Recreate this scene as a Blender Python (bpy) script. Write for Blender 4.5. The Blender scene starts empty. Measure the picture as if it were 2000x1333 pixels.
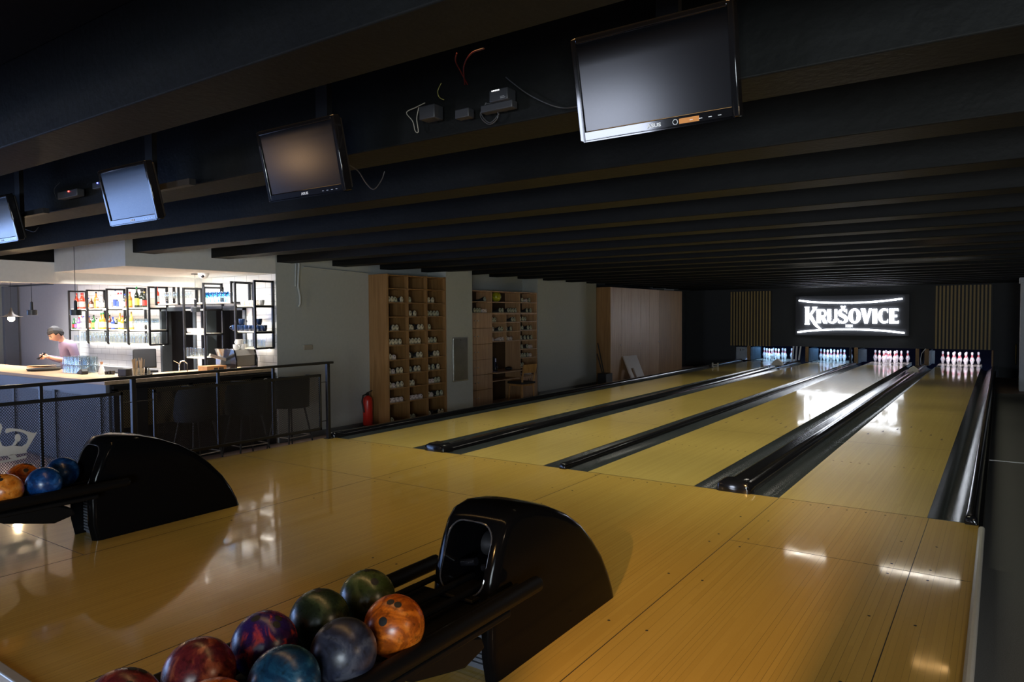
import bpy, bmesh, math, random
from math import pi, sin, cos, radians as R, atan2, sqrt
from mathutils import Vector, Matrix

random.seed(7)
SC = bpy.context.scene
COL = SC.collection

# ------------------------------------------------------------------ camera
CX, CY, CZ = 0.9918, -6.2441, 1.58
YAW, PITCH, ROLL, FPX = 0.603712, -0.0369476, -0.0066818, 1384.88
fw = Vector((-sin(YAW)*cos(PITCH), cos(YAW)*cos(PITCH), sin(PITCH)))
r0 = Vector((cos(YAW), sin(YAW), 0)); u0 = r0.cross(fw)
cr = r0*cos(ROLL) + u0*sin(ROLL); cu = -r0*sin(ROLL) + u0*cos(ROLL)
camd = bpy.data.cameras.new('camera'); cam = bpy.data.objects.new('camera', camd); COL.objects.link(cam)
camd.sensor_width = 36; camd.lens = FPX*36/2000; camd.clip_start = .05; camd.clip_end = 200
cam.matrix_world = Matrix(((cr.x, cu.x, -fw.x, CX), (cr.y, cu.y, -fw.y, CY), (cr.z, cu.z, -fw.z, CZ), (0, 0, 0, 1)))
SC.camera = cam

def at(px, py, ax, v):
    """point where the sight line of a photo pixel meets the plane ax = v"""
    d = fw + cr*((px-1000)/FPX) - cu*((py-666.5)/FPX)
    i = 'xyz'.index(ax); c = Vector((CX, CY, CZ)); t = (v-c[i])/d[i]
    return c + d*t

# ------------------------------------------------------------------ exposure, world
SC.view_settings.view_transform = 'Standard'; SC.view_settings.look = 'None'
SC.view_settings.gamma = 1; SC.view_settings.use_curve_mapping = False
SC.view_settings.exposure = 0.0
SC.cycles.transparent_max_bounces = 24
W = bpy.data.worlds.new('world'); SC.world = W; W.use_nodes = True
bg = W.node_tree.nodes['Background']; bg.inputs[0].default_value = (.45, .62, 1, 1); bg.inputs[1].default_value = 2.0

# ------------------------------------------------------------------ lights
def area(name, loc, aim, sx, sy, power, col, spread=180):
    l = bpy.data.lights.new(name, 'AREA'); l.shape = 'RECTANGLE'; l.size = sx; l.size_y = sy
    l.energy = power; l.color = col; l.spread = R(spread)
    o = bpy.data.objects.new(name, l); COL.objects.link(o); o.location = loc
    o.rotation_euler = (Vector(aim)-Vector(loc)).to_track_quat('-Z', 'Y').to_euler()
    return o
def point(name, loc, power, col, r=.03):
    l = bpy.data.lights.new(name, 'POINT'); l.energy = power; l.color = col; l.shadow_soft_size = r
    o = bpy.data.objects.new(name, l); COL.objects.link(o); o.location = loc; return o
def spot(name, loc, aim, power, col, ang, blend=.3, r=.05):
    l = bpy.data.lights.new(name, 'SPOT'); l.energy = power; l.color = col; l.shadow_soft_size = r
    l.spot_size = R(ang); l.spot_blend = blend
    o = bpy.data.objects.new(name, l); COL.objects.link(o); o.location = loc
    o.rotation_euler = (Vector(aim)-Vector(loc)).to_track_quat('-Z', 'Y').to_euler(); return o

BLUE = (.36, .58, 1.0); WARM = (1, .72, .42); WHITE = (1, .95, .88); AMBER = (1, .56, .2)
area('daylight_side_window', (-16.8, -10, 1.1), (-10, -9.5, .9), 8, 2.2, 440, (.29, .48, 1.0))
area('daylight_back_window', (-5.0, -13.85, .9), (-4.8, -5, .7), 1.8, 1.1, 170, (.75, .82, 1))
area('grey_wall_fill', (2.92, -9.8, 1.1), (-7.7, 6.5, 1.0), 3.0, 1.5, 480, (.84, .95, 1))  # cool fill added from the right to brighten the grey wall
area('bar_ceiling_light', (-9.0, -.8, 2.17), (-9.0, -.75, 0), 1.0, 1.9, 85, WHITE, 115)
area('bar_ceiling_light_inner', (-12.2, -.9, 2.26), (-12.2, -.85, 0), 3.0, 1.2, 115, (.95, .95, 1), 115)
area('bar_wall_washer', (-11.8, -.75, 2.24), (-11.9, .3, .9), 3.8, .12, 62, WHITE, 110)
area('bar_wall_washer_end', (-8.6, -.6, 2.17), (-8.6, .35, 1.1), 1.7, .1, 25, WHITE, 110)
spot('lounge_amber_lamp', (.335, -7.75, 2.25), (.0, -2.6, 0), 900, AMBER, 25, .5, .012)
area('amber_foreground_fill', (-1.6, -4.2, 2.64), (-1.6, -4.2, 0), 5.0, .06, 9, (1, .58, .22), 110)  # added amber fill warming the near approach, no fixture behind it
point('lounge_brown_lamp', (-7.8, -9.3, 1.8), 30, (1, .6, .3), .16)
point('beam_underside_fill', (2.8, -4.2, 1.6), 42, (1, .74, .48), .06)  # added warm fill for the beam undersides, no lamp known there
for i_, y_ in enumerate((-2.09, -.02, 2.06, 4.14, 6.22, 8.3, 10.38, 13.5)):  # fill rows added to spread even light over lanes and approach
    area('lane_fill_row', (-2.7, y_, 2.74-.1), (-2.7, y_, 0), 6.0, .06, (12, 31, 34, 31, 28, 26, 19, 10)[i_], (1, .96 if i_ else .8, .72 if i_ else .48), 80)

# ------------------------------------------------------------------ materials
def new_mat(name):
    m = bpy.data.materials.new(name); m.use_nodes = True
    return m, m.node_tree.nodes, m.node_tree.links, m.node_tree.nodes['Principled BSDF']
_mc = {}
def pm(name, col, rough=.5, metal=0, spec=.5, coat=0, noise=0, nscale=20, bump=0, bscale=60, emit=None, es=0, sheen=0):
    if name in _mc: return _mc[name]
    m, n, l, b = new_mat(name)
    b.inputs['Base Color'].default_value = (*col, 1); b.inputs['Roughness'].default_value = rough
    b.inputs['Metallic'].default_value = metal; b.inputs['Specular IOR Level'].default_value = spec
    b.inputs['Coat Weight'].default_value = coat; b.inputs['Coat Roughness'].default_value = .06
    if emit: b.inputs['Emission Color'].default_value = (*emit, 1); b.inputs['Emission Strength'].default_value = es
    tc = n.new('ShaderNodeTexCoord')
    nz = n.new('ShaderNodeTexNoise'); nz.inputs['Scale'].default_value = nscale; nz.inputs['Detail'].default_value = 5
    l.new(tc.outputs['Object'], nz.inputs['Vector'])
    mx = n.new('ShaderNodeMix'); mx.data_type = 'RGBA'
    k = noise if noise else .08
    mx.inputs[6].default_value = (*[c*(1-k) for c in col], 1); mx.inputs[7].default_value = (*[min(1, c*(1+k)) for c in col], 1)
    l.new(nz.outputs['Fac'], mx.inputs[0]); l.new(mx.outputs[2], b.inputs['Base Color'])
    if bump:
        n2 = n.new('ShaderNodeTexNoise'); n2.inputs['Scale'].default_value = bscale; n2.inputs['Detail'].default_value = 3
        l.new(tc.outputs['Object'], n2.inputs['Vector'])
        bp_ = n.new('ShaderNodeBump'); bp_.inputs['Strength'].default_value = bump; bp_.inputs['Distance'].default_value = .01
        l.new(n2.outputs['Fac'], bp_.inputs['Height']); l.new(bp_.outputs[0], b.inputs['Normal'])
    _mc[name] = m; return m

def math_node(n, l, op, a, b_=None, c=None):
    x = n.new('ShaderNodeMath'); x.operation = op
    for i, v in enumerate((a, b_, c)):
        if v is None: continue
        if isinstance(v, (int, float)): x.inputs[i].default_value = v
        else: l.new(v, x.inputs[i])
    return x.outputs[0]

def board_mat(name, c1, c2, width=.0275, length=1.3, rough=.13, line=.35, scuff=.1, joints=0, jo=0, coat=.8, brough=.3):
    """narrow laminated boards running along Y, laid side by side in X"""
    m, n, l, b = new_mat(name)
    g = n.new('ShaderNodeNewGeometry'); s = n.new('ShaderNodeSeparateXYZ'); l.new(g.outputs['Position'], s.inputs[0])
    xb = math_node(n, l, 'DIVIDE', s.outputs[0], width); xi = math_node(n, l, 'FLOOR', xb); xf = math_node(n, l, 'FRACT', xb)
    w1 = n.new('ShaderNodeTexWhiteNoise'); w1.noise_dimensions = '1D'; l.new(xi, w1.inputs['W'])
    yb = math_node(n, l, 'ADD', math_node(n, l, 'DIVIDE', s.outputs[1], length), math_node(n, l, 'MULTIPLY', w1.outputs[0], 7.3))
    yi = math_node(n, l, 'FLOOR', yb)
    cb = n.new('ShaderNodeCombineXYZ'); l.new(xi, cb.inputs[0]); l.new(yi, cb.inputs[1])
    w2 = n.new('ShaderNodeTexWhiteNoise'); w2.noise_dimensions = '2D'; l.new(cb.outputs[0], w2.inputs['Vector'])
    mp = n.new('ShaderNodeMapping'); mp.inputs['Scale'].default_value = (90, 9, 1); l.new(g.outputs['Position'], mp.inputs[0])
    nz = n.new('ShaderNodeTexNoise'); nz.inputs['Scale'].default_value = 1; nz.inputs['Detail'].default_value = 4; l.new(mp.outputs[0], nz.inputs['Vector'])
    f = math_node(n, l, 'ADD', math_node(n, l, 'MULTIPLY', w2.outputs[0], .5), math_node(n, l, 'MULTIPLY', nz.outputs['Fac'], .3))
    mx = n.new('ShaderNodeMix'); mx.data_type = 'RGBA'; mx.inputs[6].default_value = (*c1, 1); mx.inputs[7].default_value = (*c2, 1); l.new(f, mx.inputs[0])
    # seams between boards
    e = math_node(n, l, 'LESS_THAN', xf, .05)
    w3 = math_node(n, l, 'MULTIPLY', e, math_node(n, l, 'MULTIPLY', w1.outputs[0], line*1.6))
    if joints:
        jf = math_node(n, l, 'FRACT', math_node(n, l, 'DIVIDE', math_node(n, l, 'ADD', s.outputs[1], jo), joints))
        w3 = math_node(n, l, 'MAXIMUM', w3, math_node(n, l, 'MULTIPLY', math_node(n, l, 'LESS_THAN', jf, .012/joints), .75))
    m2 = n.new('ShaderNodeMix'); m2.data_type = 'RGBA'; l.new(w3, m2.inputs[0]); l.new(mx.outputs[2], m2.inputs[6]); m2.inputs[7].default_value = (.02, .012, .004, 1)
    l.new(m2.outputs[2], b.inputs['Base Color'])
    n3 = n.new('ShaderNodeTexNoise'); n3.inputs['Scale'].default_value = 3; n3.inputs['Detail'].default_value = 8; n3.inputs['Roughness'].default_value = .65
    mp2 = n.new('ShaderNodeMapping'); mp2.inputs['Scale'].default_value = (2.5, .5, 1); l.new(g.outputs['Position'], mp2.inputs[0]); l.new(mp2.outputs[0], n3.inputs['Vector'])
    mr = n.new('ShaderNodeMapRange'); mr.inputs[1].default_value = .35; mr.inputs[2].default_value = .7; mr.inputs[3].default_value = rough; mr.inputs[4].default_value = rough+scuff
    l.new(n3.outputs['Fac'], mr.inputs[0]); l.new(mr.outputs[0], b.inputs['Coat Roughness']); b.inputs['Coat Weight'].default_value = coat; b.inputs['Roughness'].default_value = brough
    b.inputs['Specular IOR Level'].default_value = .22
    bpn = n.new('ShaderNodeBump'); bpn.inputs['Strength'].default_value = .02; bpn.inputs['Distance'].default_value = .001
    l.new(n3.outputs['Fac'], bpn.inputs['Height']); l.new(bpn.outputs[0], b.inputs['Normal'])
    return m

def veneer(name, c1, c2, axis='z', rough=.45):
    m, n, l, b = new_mat(name)
    tc = n.new('ShaderNodeNewGeometry'); mp = n.new('ShaderNodeMapping')
    mp.inputs['Scale'].default_value = {'z': (14, 14, .9), 'y': (14, .9, 14), 'x': (.9, 14, 14)}[axis]
    l.new(tc.outputs['Position'], mp.inputs[0])
    nz = n.new('ShaderNodeTexNoise'); nz.inputs['Scale'].default_value = 1.6; nz.inputs['Detail'].default_value = 6; nz.inputs['Distortion'].default_value = .6
    l.new(mp.outputs[0], nz.inputs['Vector'])
    rp = n.new('ShaderNodeValToRGB'); rp.color_ramp.elements[0].position = .3; rp.color_ramp.elements[1].position = .72
    rp.color_ramp.elements[0].color = (*c1, 1); rp.color_ramp.elements[1].color = (*c2, 1)
    l.new(nz.outputs['Fac'], rp.inputs[0]); l.new(rp.outputs[0], b.inputs['Base Color']); b.inputs['Roughness'].default_value = rough
    return m

def tile_mat():
    m, n, l, b = new_mat('white_bevelled_tile')
    g = n.new('ShaderNodeNewGeometry'); s = n.new('ShaderNodeSeparateXYZ'); c = n.new('ShaderNodeCombineXYZ')
    l.new(g.outputs['Position'], s.inputs[0]); l.new(s.outputs[0], c.inputs[0]); l.new(s.outputs[2], c.inputs[1])
    br = n.new('ShaderNodeTexBrick'); br.inputs['Scale'].default_value = 1; br.inputs['Brick Width'].default_value = .3; br.inputs['Row Height'].default_value = .1
    br.inputs['Mortar Size'].default_value = .004; br.inputs['Mortar Smooth'].default_value = .6
    br.inputs['Color1'].default_value = (.86, .85, .83, 1); br.inputs['Color2'].default_value = (.8, .79, .77, 1); br.inputs['Mortar'].default_value = (.42, .41, .4, 1)
    l.new(c.outputs[0], br.inputs['Vector']); l.new(br.outputs['Color'], b.inputs['Base Color']); b.inputs['Roughness'].default_value = .16
    bp_ = n.new('ShaderNodeBump'); bp_.inputs['Strength'].default_value = .5; bp_.inputs['Distance'].default_value = .006; bp_.invert = True
    l.new(br.outputs['Fac'], bp_.inputs['Height']); l.new(bp_.outputs[0], b.inputs['Normal'])
    return m

def thin_glass(name, tint=(.93, .96, .97), k=.16):
    m, n, l, b = new_mat(name); n.remove(b); out = n['Material Output']
    t = n.new('ShaderNodeBsdfTransparent'); t.inputs[0].default_value = (*tint, 1)
    gl = n.new('ShaderNodeBsdfGlossy'); gl.inputs['Roughness'].default_value = .04; gl.inputs[0].default_value = (1, 1, 1, 1)
    lw = n.new('ShaderNodeLayerWeight'); lw.inputs[0].default_value = .35
    mr = n.new('ShaderNodeMapRange'); mr.inputs[3].default_value = k*.4; mr.inputs[4].default_value = .55; l.new(lw.outputs['Facing'], mr.inputs[0])
    mx = n.new('ShaderNodeMixShader'); l.new(mr.outputs[0], mx.inputs[0]); l.new(t.outputs[0], mx.inputs[1]); l.new(gl.outputs[0], mx.inputs[2])
    l.new(mx.outputs[0], out.inputs[0]); return m

def marble(name, c1, c2, c3, scale=9, rough=.16, lo=.42, hi=.6):
    m, n, l, b = new_mat(name)
    tc = n.new('ShaderNodeTexCoord'); nz = n.new('ShaderNodeTexNoise'); nz.inputs['Scale'].default_value = scale; nz.inputs['Detail'].default_value = 7
    nz.inputs['Distortion'].default_value = 1.6; nz.inputs['Roughness'].default_value = .6; l.new(tc.outputs['Object'], nz.inputs['Vector'])
    rp = n.new('ShaderNodeValToRGB'); e = rp.color_ramp.elements; e[0].position = lo; e[0].color = (*c1, 1); e[1].position = hi; e[1].color = (*c3, 1)
    x = rp.color_ramp.elements.new((lo+hi)/2); x.color = (*c2, 1)
    l.new(nz.outputs['Fac'], rp.inputs[0])
    n2 = n.new('ShaderNodeTexNoise'); n2.inputs['Scale'].default_value = 55; n2.inputs['Detail'].default_value = 8; l.new(tc.outputs['Object'], n2.inputs['Vector'])
    r2 = n.new('ShaderNodeValToRGB'); r2.color_ramp.elements[0].position = .55; r2.color_ramp.elements[0].color = (1, 1, 1, 1); r2.color_ramp.elements[1].position = .7; r2.color_ramp.elements[1].color = (.3, .3, .3, 1)
    l.new(n2.outputs['Fac'], r2.inputs[0])
    mu = n.new('ShaderNodeMix'); mu.data_type = 'RGBA'; mu.blend_type = 'MULTIPLY'; mu.inputs[0].default_value = .8
    l.new(rp.outputs[0], mu.inputs[6]); l.new(r2.outputs[0], mu.inputs[7]); l.new(mu.outputs[2], b.inputs['Base Color'])
    b.inputs['Roughness'].default_value = rough
    mr = n.new('ShaderNodeMapRange'); mr.inputs[3].default_value = rough; mr.inputs[4].default_value = rough+.25; l.new(n2.outputs['Fac'], mr.inputs[0]); l.new(mr.outputs[0], b.inputs['Roughness'])
    return m

M = dict(
    lane=board_mat('lane_maple', (.48, .35, .095), (.58, .435, .13), rough=.04, scuff=.07, joints=3.35, jo=.15, line=.32),
    approach=board_mat('approach_maple', (.46, .295, .062), (.55, .37, .09), rough=.04, scuff=.05, line=.6),
    pindeck=pm('pin_deck_white', (.62, .6, .5), .12),
    black_gloss=pm('black_gloss_plastic', (.008, .008, .01), .13),
    hood=pm('black_hood_plastic', (.003, .003, .0035), .12, spec=.09),
    black_matt=pm('black_matt', (.012, .012, .013), .55),
    black_metal=pm('black_powder_metal', (.009, .009, .01), .42, bump=.05, bscale=200),
    rack=pm('rack_black', (.004, .004, .0045), .5, spec=.15),
    gutter=pm('black_gutter_plastic', (.032, .038, .042), .24, noise=.3, nscale=4),
    ceil=pm('ceiling_black_paint', (.005, .005, .005), .8, spec=.1, bump=.1),
    beam=pm('beam_black_paint', (.0062, .0065, .006), .6, spec=.14, noise=.3, nscale=9, bump=.25, bscale=30),
    wall_grey=pm('grey_wall_paint', (.44, .46, .435), .6, bump=.06, bscale=40),
    soffit=pm('soffit_white_paint', (.66, .66, .64), .6, bump=.03),
    white=pm('white_paint', (.72, .71, .69), .55),
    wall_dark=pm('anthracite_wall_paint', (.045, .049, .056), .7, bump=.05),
    wall_blue=pm('pale_grey_wall', (.42, .42, .43), .6),
    tile=tile_mat(),
    oak=veneer('oak_veneer_shelves', (.25, .125, .04), (.38, .205, .075)),
    oak_light=veneer('light_oak_veneer', (.42, .235, .11), (.58, .36, .19)),
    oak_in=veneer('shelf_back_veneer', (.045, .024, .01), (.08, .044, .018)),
    worktop=veneer('counter_oak', (.50, .33, .19), (.66, .47, .29), 'x', .3),
    counter_wood=veneer('wood_box', (.35, .17, .07), (.5, .28, .12), 'y', .4),
    slat=pm('slat_ochre', (.46, .32, .11), .5),
    carpet=pm('grey_carpet', (.13, .133, .13), .95, noise=.35, nscale=150, bump=.5, bscale=300),
    floor=pm('bar_floor', (.5, .36, .3), .35, noise=.12, nscale=3),
    screen=pm('screen_glass', (.005, .005, .006), .17, spec=.33),
    bezel=pm('bezel_gloss', (.006, .006, .007), .07),
    steel=pm('brushed_steel', (.5, .5, .49), .3, metal=1, bump=.05),
    chrome=pm('chrome', (.8, .8, .8), .08, metal=1),
    alu=pm('aluminium_trim', (.62, .62, .6), .35, metal=.6),
    glass=thin_glass('clear_glass'),
    glass_blue=thin_glass('blue_glass', (.12, .55, .8), .3),
    pane=thin_glass('window_glass', (.97, .98, 1), .1),
    pin=pm('pin_white', (.82, .81, .8), .16, coat=.5),
    pin_red=pm('pin_red', (.62, .03, .04), .3),
    red=pm('extinguisher_red', (.5, .02, .012), .3),
    sign=pm('sign_white_light', (1, 1, 1), .4, emit=(.86, .91, 1), es=10),
    bulb=pm('bulb_warm', (1, .9, .7), .4, emit=(1, .75, .42), es=60),
    ledspot=pm('led_disc', (1, 1, 1), .4, emit=(1, .96, .9), es=14),
    led_shelf=pm('led_strip', (1, 1, 1), .4, emit=(1, .95, .88), es=12),
    tube=pm('tube_light', (1, 1, 1), .4, emit=(1, .93, .82), es=13),
    tube_amber=pm('tube_amber', (1, .8, .5), .4, emit=(1, .6, .25), es=6),
    pit=pm('pit_curtain_navy', (.0015, .002, .006), .95, spec=.05),
    kick=pm('kickback_board', (.36, .2, .07), .5, noise=.35, nscale=15),
    kick_glass=pm('kickback_plate', (.035, .055, .07), .3, noise=.3),
    pale_metal=pm('pale_metal_cover', (.5, .56, .62), .4, noise=.2, nscale=8),
    shirt=pm('lilac_shirt', (.24, .175, .26), .8, bump=.3, bscale=14),
    trousers=pm('navy_trousers', (.012, .014, .03), .85),
    skin=pm('skin', (.55, .30, .21), .5),
    hair=pm('dark_hair', (.01, .008, .008), .6, bump=.6, bscale=120),
    lcd_on=pm('indicator_red', (.4, .0, .0), .4, emit=(1, .04, .03), es=12),
    lcd_blue=pm('indicator_blue', (0, 0, .4), .4, emit=(.08, .1, 1), es=12),
)

# ------------------------------------------------------------------ mesh helpers
class MB:
    def __init__(s): s.v = []; s.f = []; s.mi = []; s.cur = 0
    def add(s, vs, fs):
        o = len(s.v); s.v += [tuple(v) for v in vs]; s.f += [tuple(i+o for i in f) for f in fs]; s.mi += [s.cur]*len(fs); return s
    def box(s, x0, x1, y0, y1, z0, z1):
        x0, x1 = min(x0, x1), max(x0, x1); y0, y1 = min(y0, y1), max(y0, y1); z0, z1 = min(z0, z1), max(z0, z1)
        return s.add([(x0, y0, z0), (x1, y0, z0), (x1, y1, z0), (x0, y1, z0), (x0, y0, z1), (x1, y0, z1), (x1, y1, z1), (x0, y1, z1)],
                     [(0, 3, 2, 1), (4, 5, 6, 7), (0, 1, 5, 4), (1, 2, 6, 5), (2, 3, 7, 6), (3, 0, 4, 7)])
    def obox(s, a, b, w, h, up=(0, 0, 1)):
        """bar from a to b, width w (sideways), height h (along up)"""
        a = Vector(a); b = Vector(b); d = (b-a).normalized(); sd = d.cross(Vector(up)); sd.normalize(); u = sd.cross(d)
        vs = [p + sd*(w/2*i) + u*(h/2*j) for p in (a, b) for i, j in ((-1, -1), (1, -1), (1, 1), (-1, 1))]
        return s.add(vs, [(0, 1, 2, 3), (7, 6, 5, 4), (0, 4, 5, 1), (1, 5, 6, 2), (2, 6, 7, 3), (3, 7, 4, 0)])
    def tube(s, pts, r, n=8, cap=True):
        pts = [Vector(p) for p in pts]; rs = r if isinstance(r, (list, tuple)) else [r]*len(pts)
        rings = []; ref = None
        for i, p in enumerate(pts):
            d = (pts[min(i+1, len(pts)-1)]-pts[max(i-1, 0)]).normalized()
            if ref is None: ref = Vector((0, 0, 1)) if abs(d.z) < .9 else Vector((1, 0, 0))
            a = d.cross(ref).normalized(); b = a.cross(d).normalized(); ref = b
            rings.append([p + (a*cos(2*pi*k/n) + b*sin(2*pi*k/n))*rs[i] for k in range(n)])
        vs = [v for g in rings for v in g]; fs = []
        for i in range(len(pts)-1):
            for k in range(n): fs.append((i*n+k, i*n+(k+1) % n, (i+1)*n+(k+1) % n, (i+1)*n+k))
        if cap: fs.append(tuple(range(n))[::-1]); fs.append(tuple((len(pts)-1)*n+k for k in range(n)))
        return s.add(vs, fs)
    def lathe(s, prof, c=(0, 0, 0), n=20, axis='z'):
        vs = []; fs = []
        for r, z in prof:
            for k in range(n):
                t = 2*pi*k/n; p = (r*cos(t), r*sin(t), z)
                if axis == 'y': p = (p[0], p[2], p[1])
                if axis == 'x': p = (p[2], p[0], p[1])
                vs.append((c[0]+p[0], c[1]+p[1], c[2]+p[2]))
        for i in range(len(prof)-1):
            for k in range(n): fs.append((i*n+k, i*n+(k+1) % n, (i+1)*n+(k+1) % n, (i+1)*n+k))
        if prof[0][0] > 1e-5: fs.append(tuple(range(n))[::-1])
        if prof[-1][0] > 1e-5: fs.append(tuple((len(prof)-1)*n+k for k in range(n)))
        return s.add(vs, fs)
    def prism(s, poly, z0, z1, f=lambda p, z: (p[0], p[1], z)):
        n = len(poly); vs = [f(p, z0) for p in poly] + [f(p, z1) for p in poly]
        return s.add(vs, [tuple(range(n))[::-1], tuple(range(n, 2*n))] + [(i, (i+1) % n, n+(i+1) % n, n+i) for i in range(n)])
    def sphere(s, c, r, n=24, m=14, sc=(1, 1, 1)):
        pr = [(r*sin(pi*i/m), -r*cos(pi*i/m)) for i in range(m+1)]
        o = len(s.v); s.lathe([(max(a, 1e-6), b) for a, b in pr], (0, 0, 0), n)
        for i in range(o, len(s.v)): v = s.v[i]; s.v[i] = (c[0]+v[0]*sc[0], c[1]+v[1]*sc[1], c[2]+v[2]*sc[2])
        return s
    def mesh(s, name, mats, smooth=30):
        me = bpy.data.meshes.new(name); me.from_pydata(s.v, [], s.f)
        for m in (mats if isinstance(mats, (list, tuple)) else [mats]): me.materials.append(m)
        me.polygons.foreach_set('material_index', s.mi)
        bm = bmesh.new(); bm.from_mesh(me); bmesh.ops.remove_doubles(bm, verts=bm.verts, dist=1e-6); bmesh.ops.recalc_face_normals(bm, faces=bm.faces); bm.to_mesh(me); bm.free()
        if smooth: me.shade_smooth(); me.set_sharp_from_angle(angle=R(smooth))
        me.update(); return me

def link(name, me, parent=None, loc=None):
    o = bpy.data.objects.new(name, me); COL.objects.link(o)
    if parent: o.parent = parent
    if loc: o.location = loc
    return o
def obj(name, mb, mats, parent=None, smooth=30, label=None, bevel=0, loc=None):
    o = link(name, mb.mesh(name, mats, smooth), parent, loc)
    if label: o['label'] = label
    if bevel:
        b = o.modifiers.new('bevel', 'BEVEL'); b.width = bevel; b.segments = 2; b.limit_method = 'ANGLE'; b.angle_limit = R(40)
    return o
def tag(o, label, cat, group=None, kind=None):
    o['label'] = label; o['category'] = cat
    if group: o['group'] = group
    if kind: o['kind'] = kind
    return o
def thing(name, label, cat, loc=(0, 0, 0), rz=0, group=None):
    o = bpy.data.objects.new(name, None); COL.objects.link(o); o.location = loc; o.rotation_euler = (0, 0, rz)
    o.empty_display_size = .05
    return tag(o, label, cat, group)
def struct(name, mb, m, parent=None, smooth=30, bevel=0):
    o = obj(name, mb, m, parent, smooth, bevel=bevel)
    if not parent: o['kind'] = 'structure'
    return o
def dup(root, loc, rz, label, group=None):
    r = root.copy(); COL.objects.link(r); r.location = loc; r.rotation_euler = (0, 0, rz); r['label'] = label
    if group: r['group'] = group
    for ch in list(root.children):
        c = ch.copy(); COL.objects.link(c); c.parent = r
        for g in ch.children:
            d = g.copy(); COL.objects.link(d); d.parent = c
    return r
ORD = ['zeroth', 'first', 'second', 'third', 'fourth', 'fifth', 'sixth', 'seventh', 'eighth', 'ninth', 'tenth', 'eleventh', 'twelfth', 'thirteenth',
       'fourteenth', 'fifteenth', 'sixteenth', 'seventeenth', 'eighteenth', 'nineteenth', 'twentieth'] + ['%dth' % i if i % 10 not in (1, 2, 3) else '%d%s' % (i, {1: 'st', 2: 'nd', 3: 'rd'}[i % 10]) for i in range(21, 60)]

def text_mesh(name, s, size, extrude, mat, font_offset=0):
    cu_ = bpy.data.curves.new(name, 'FONT'); cu_.body = s; cu_.size = size; cu_.extrude = extrude; cu_.align_x = 'CENTER'; cu_.align_y = 'CENTER'; cu_.offset = font_offset; cu_.resolution_u = 3
    t = bpy.data.objects.new(name, cu_); COL.objects.link(t)
    me = bpy.data.meshes.new_from_object(t); bpy.data.objects.remove(t); me.materials.clear(); me.materials.append(mat); me.name = name
    return me

# ================================================================== SETTING
XG = -7.7      # grey side wall
ZF = -.28      # lower floor
ZB = 2.365     # underside of beams
ZC = 2.74      # slab
YT = .324      # tiled bar back wall
YP = 17.95     # masking wall over the pins
LANES = [-5.325, -3.482, -1.853, 0.0]; HW = .5475
LN = ['left', 'second', 'third', 'right']

struct('floor', MB().box(-17.2, -6.0, -14.2, 19.6, ZF-.1, ZF).box(-6.0, .86, -14.2, -4.9, ZF-.1, ZF), M['floor'])
struct('floor_carpet', MB().box(.86, 3.2, -14.2, 13.3, ZF-.1, ZF), M['carpet'])
struct('floor_threshold', MB().box(.86, 3.2, 13.3, 18.0, ZF-.1, ZF), pm('brown_floor', (.12, .075, .05), .5))
tr = MB().box(.9, 3.2, 4.39, 4.43, ZF, ZF+.006); struct('trim_4', tr, M['alu'])
struct('ceiling', MB().box(-17.2, 3.2, -14.2, 19.6, ZC, ZC+.1), M['ceil'])
for k in range(-9, 21):
    y = -3.82+1.04*k
    xl = XG if y > -1.83 else -9.56
    struct('ceiling_beam', MB().box(xl+.001, 3.0, y, y+.27, ZB, ZC), M['beam'], bevel=.006)

# left wall in runs, with the locker niche and the black return behind the wardrobe
w = MB().box(XG-.25, XG, YT+.121, 4.42, ZF, ZC).box(XG-.012, XG, YT-.002, YT+.121, ZF, ZC).box(XG-.5, XG-.25, 4.2, 4.42, ZF, ZC)
w.box(XG-.5, XG-.42, 4.42, 7.41, ZF, ZC).box(XG-.5, XG, 7.41, 10.24, ZF, ZC)
struct('wall_left', w, M['wall_grey'])
struct('baseboard_left', MB().box(XG, XG+.012, YT+.01, 2.15, ZF, ZF+.09).box(XG, XG+.012, 7.42, 10.23, ZF, ZF+.09), pm('baseboard_grey', (.14, .15, .15), .5))
struct('wall_left_black', MB().box(XG-.65, XG-.5, 4.2, 19.6, ZF, ZC), M['wall_dark'])
struct('wall_column', MB().box(XG, -7.264, 3.64, 4.41, ZF, 2.44), M['wall_grey'], bevel=.004)
# bar recess
struct('wall_bar_back', MB().box(-13.75, -10.80, YT, YT+.12, ZF, 2.4).box(-9.75, -9.48, YT, YT+.12, ZF, 2.4).box(-8.42, XG-.013, YT, YT+.12, ZF, 2.4)
       .box(-10.80, -9.75, YT, YT+.12, 1.74, 2.4).box(-9.48, -8.42, YT, YT+.12, 1.745, 2.4), M['tile'])
struct('wall_bar_plain', MB().box(-14.72, -13.75, YT-.02, YT+.12, ZF, 2.4).box(-17.2, -14.72, YT+.02, YT+.12, ZF, 2.4), M['wall_blue'])
struct('trim_5', MB().box(-16.9, -14.1, YT-.01, YT+.02, 2.255, 2.285), pm('dark_trim', (.08, .09, .1), .5))
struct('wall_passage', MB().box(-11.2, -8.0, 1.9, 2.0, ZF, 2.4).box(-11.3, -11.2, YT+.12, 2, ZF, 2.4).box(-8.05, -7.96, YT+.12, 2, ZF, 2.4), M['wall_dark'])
struct('ceiling_soffit', MB().box(-9.56, XG, -1.83, YT, 2.2, ZC-.001), M['soffit'])
struct('ceiling_fascia', MB().box(-9.72, -9.561, -13.9, YT-.001, 2.05, 2.33), M['soffit'])
struct('ceiling_fascia_black', MB().box(-9.72, -9.561, -13.9, -1.83, 2.331, ZC), M['ceil'])
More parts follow.
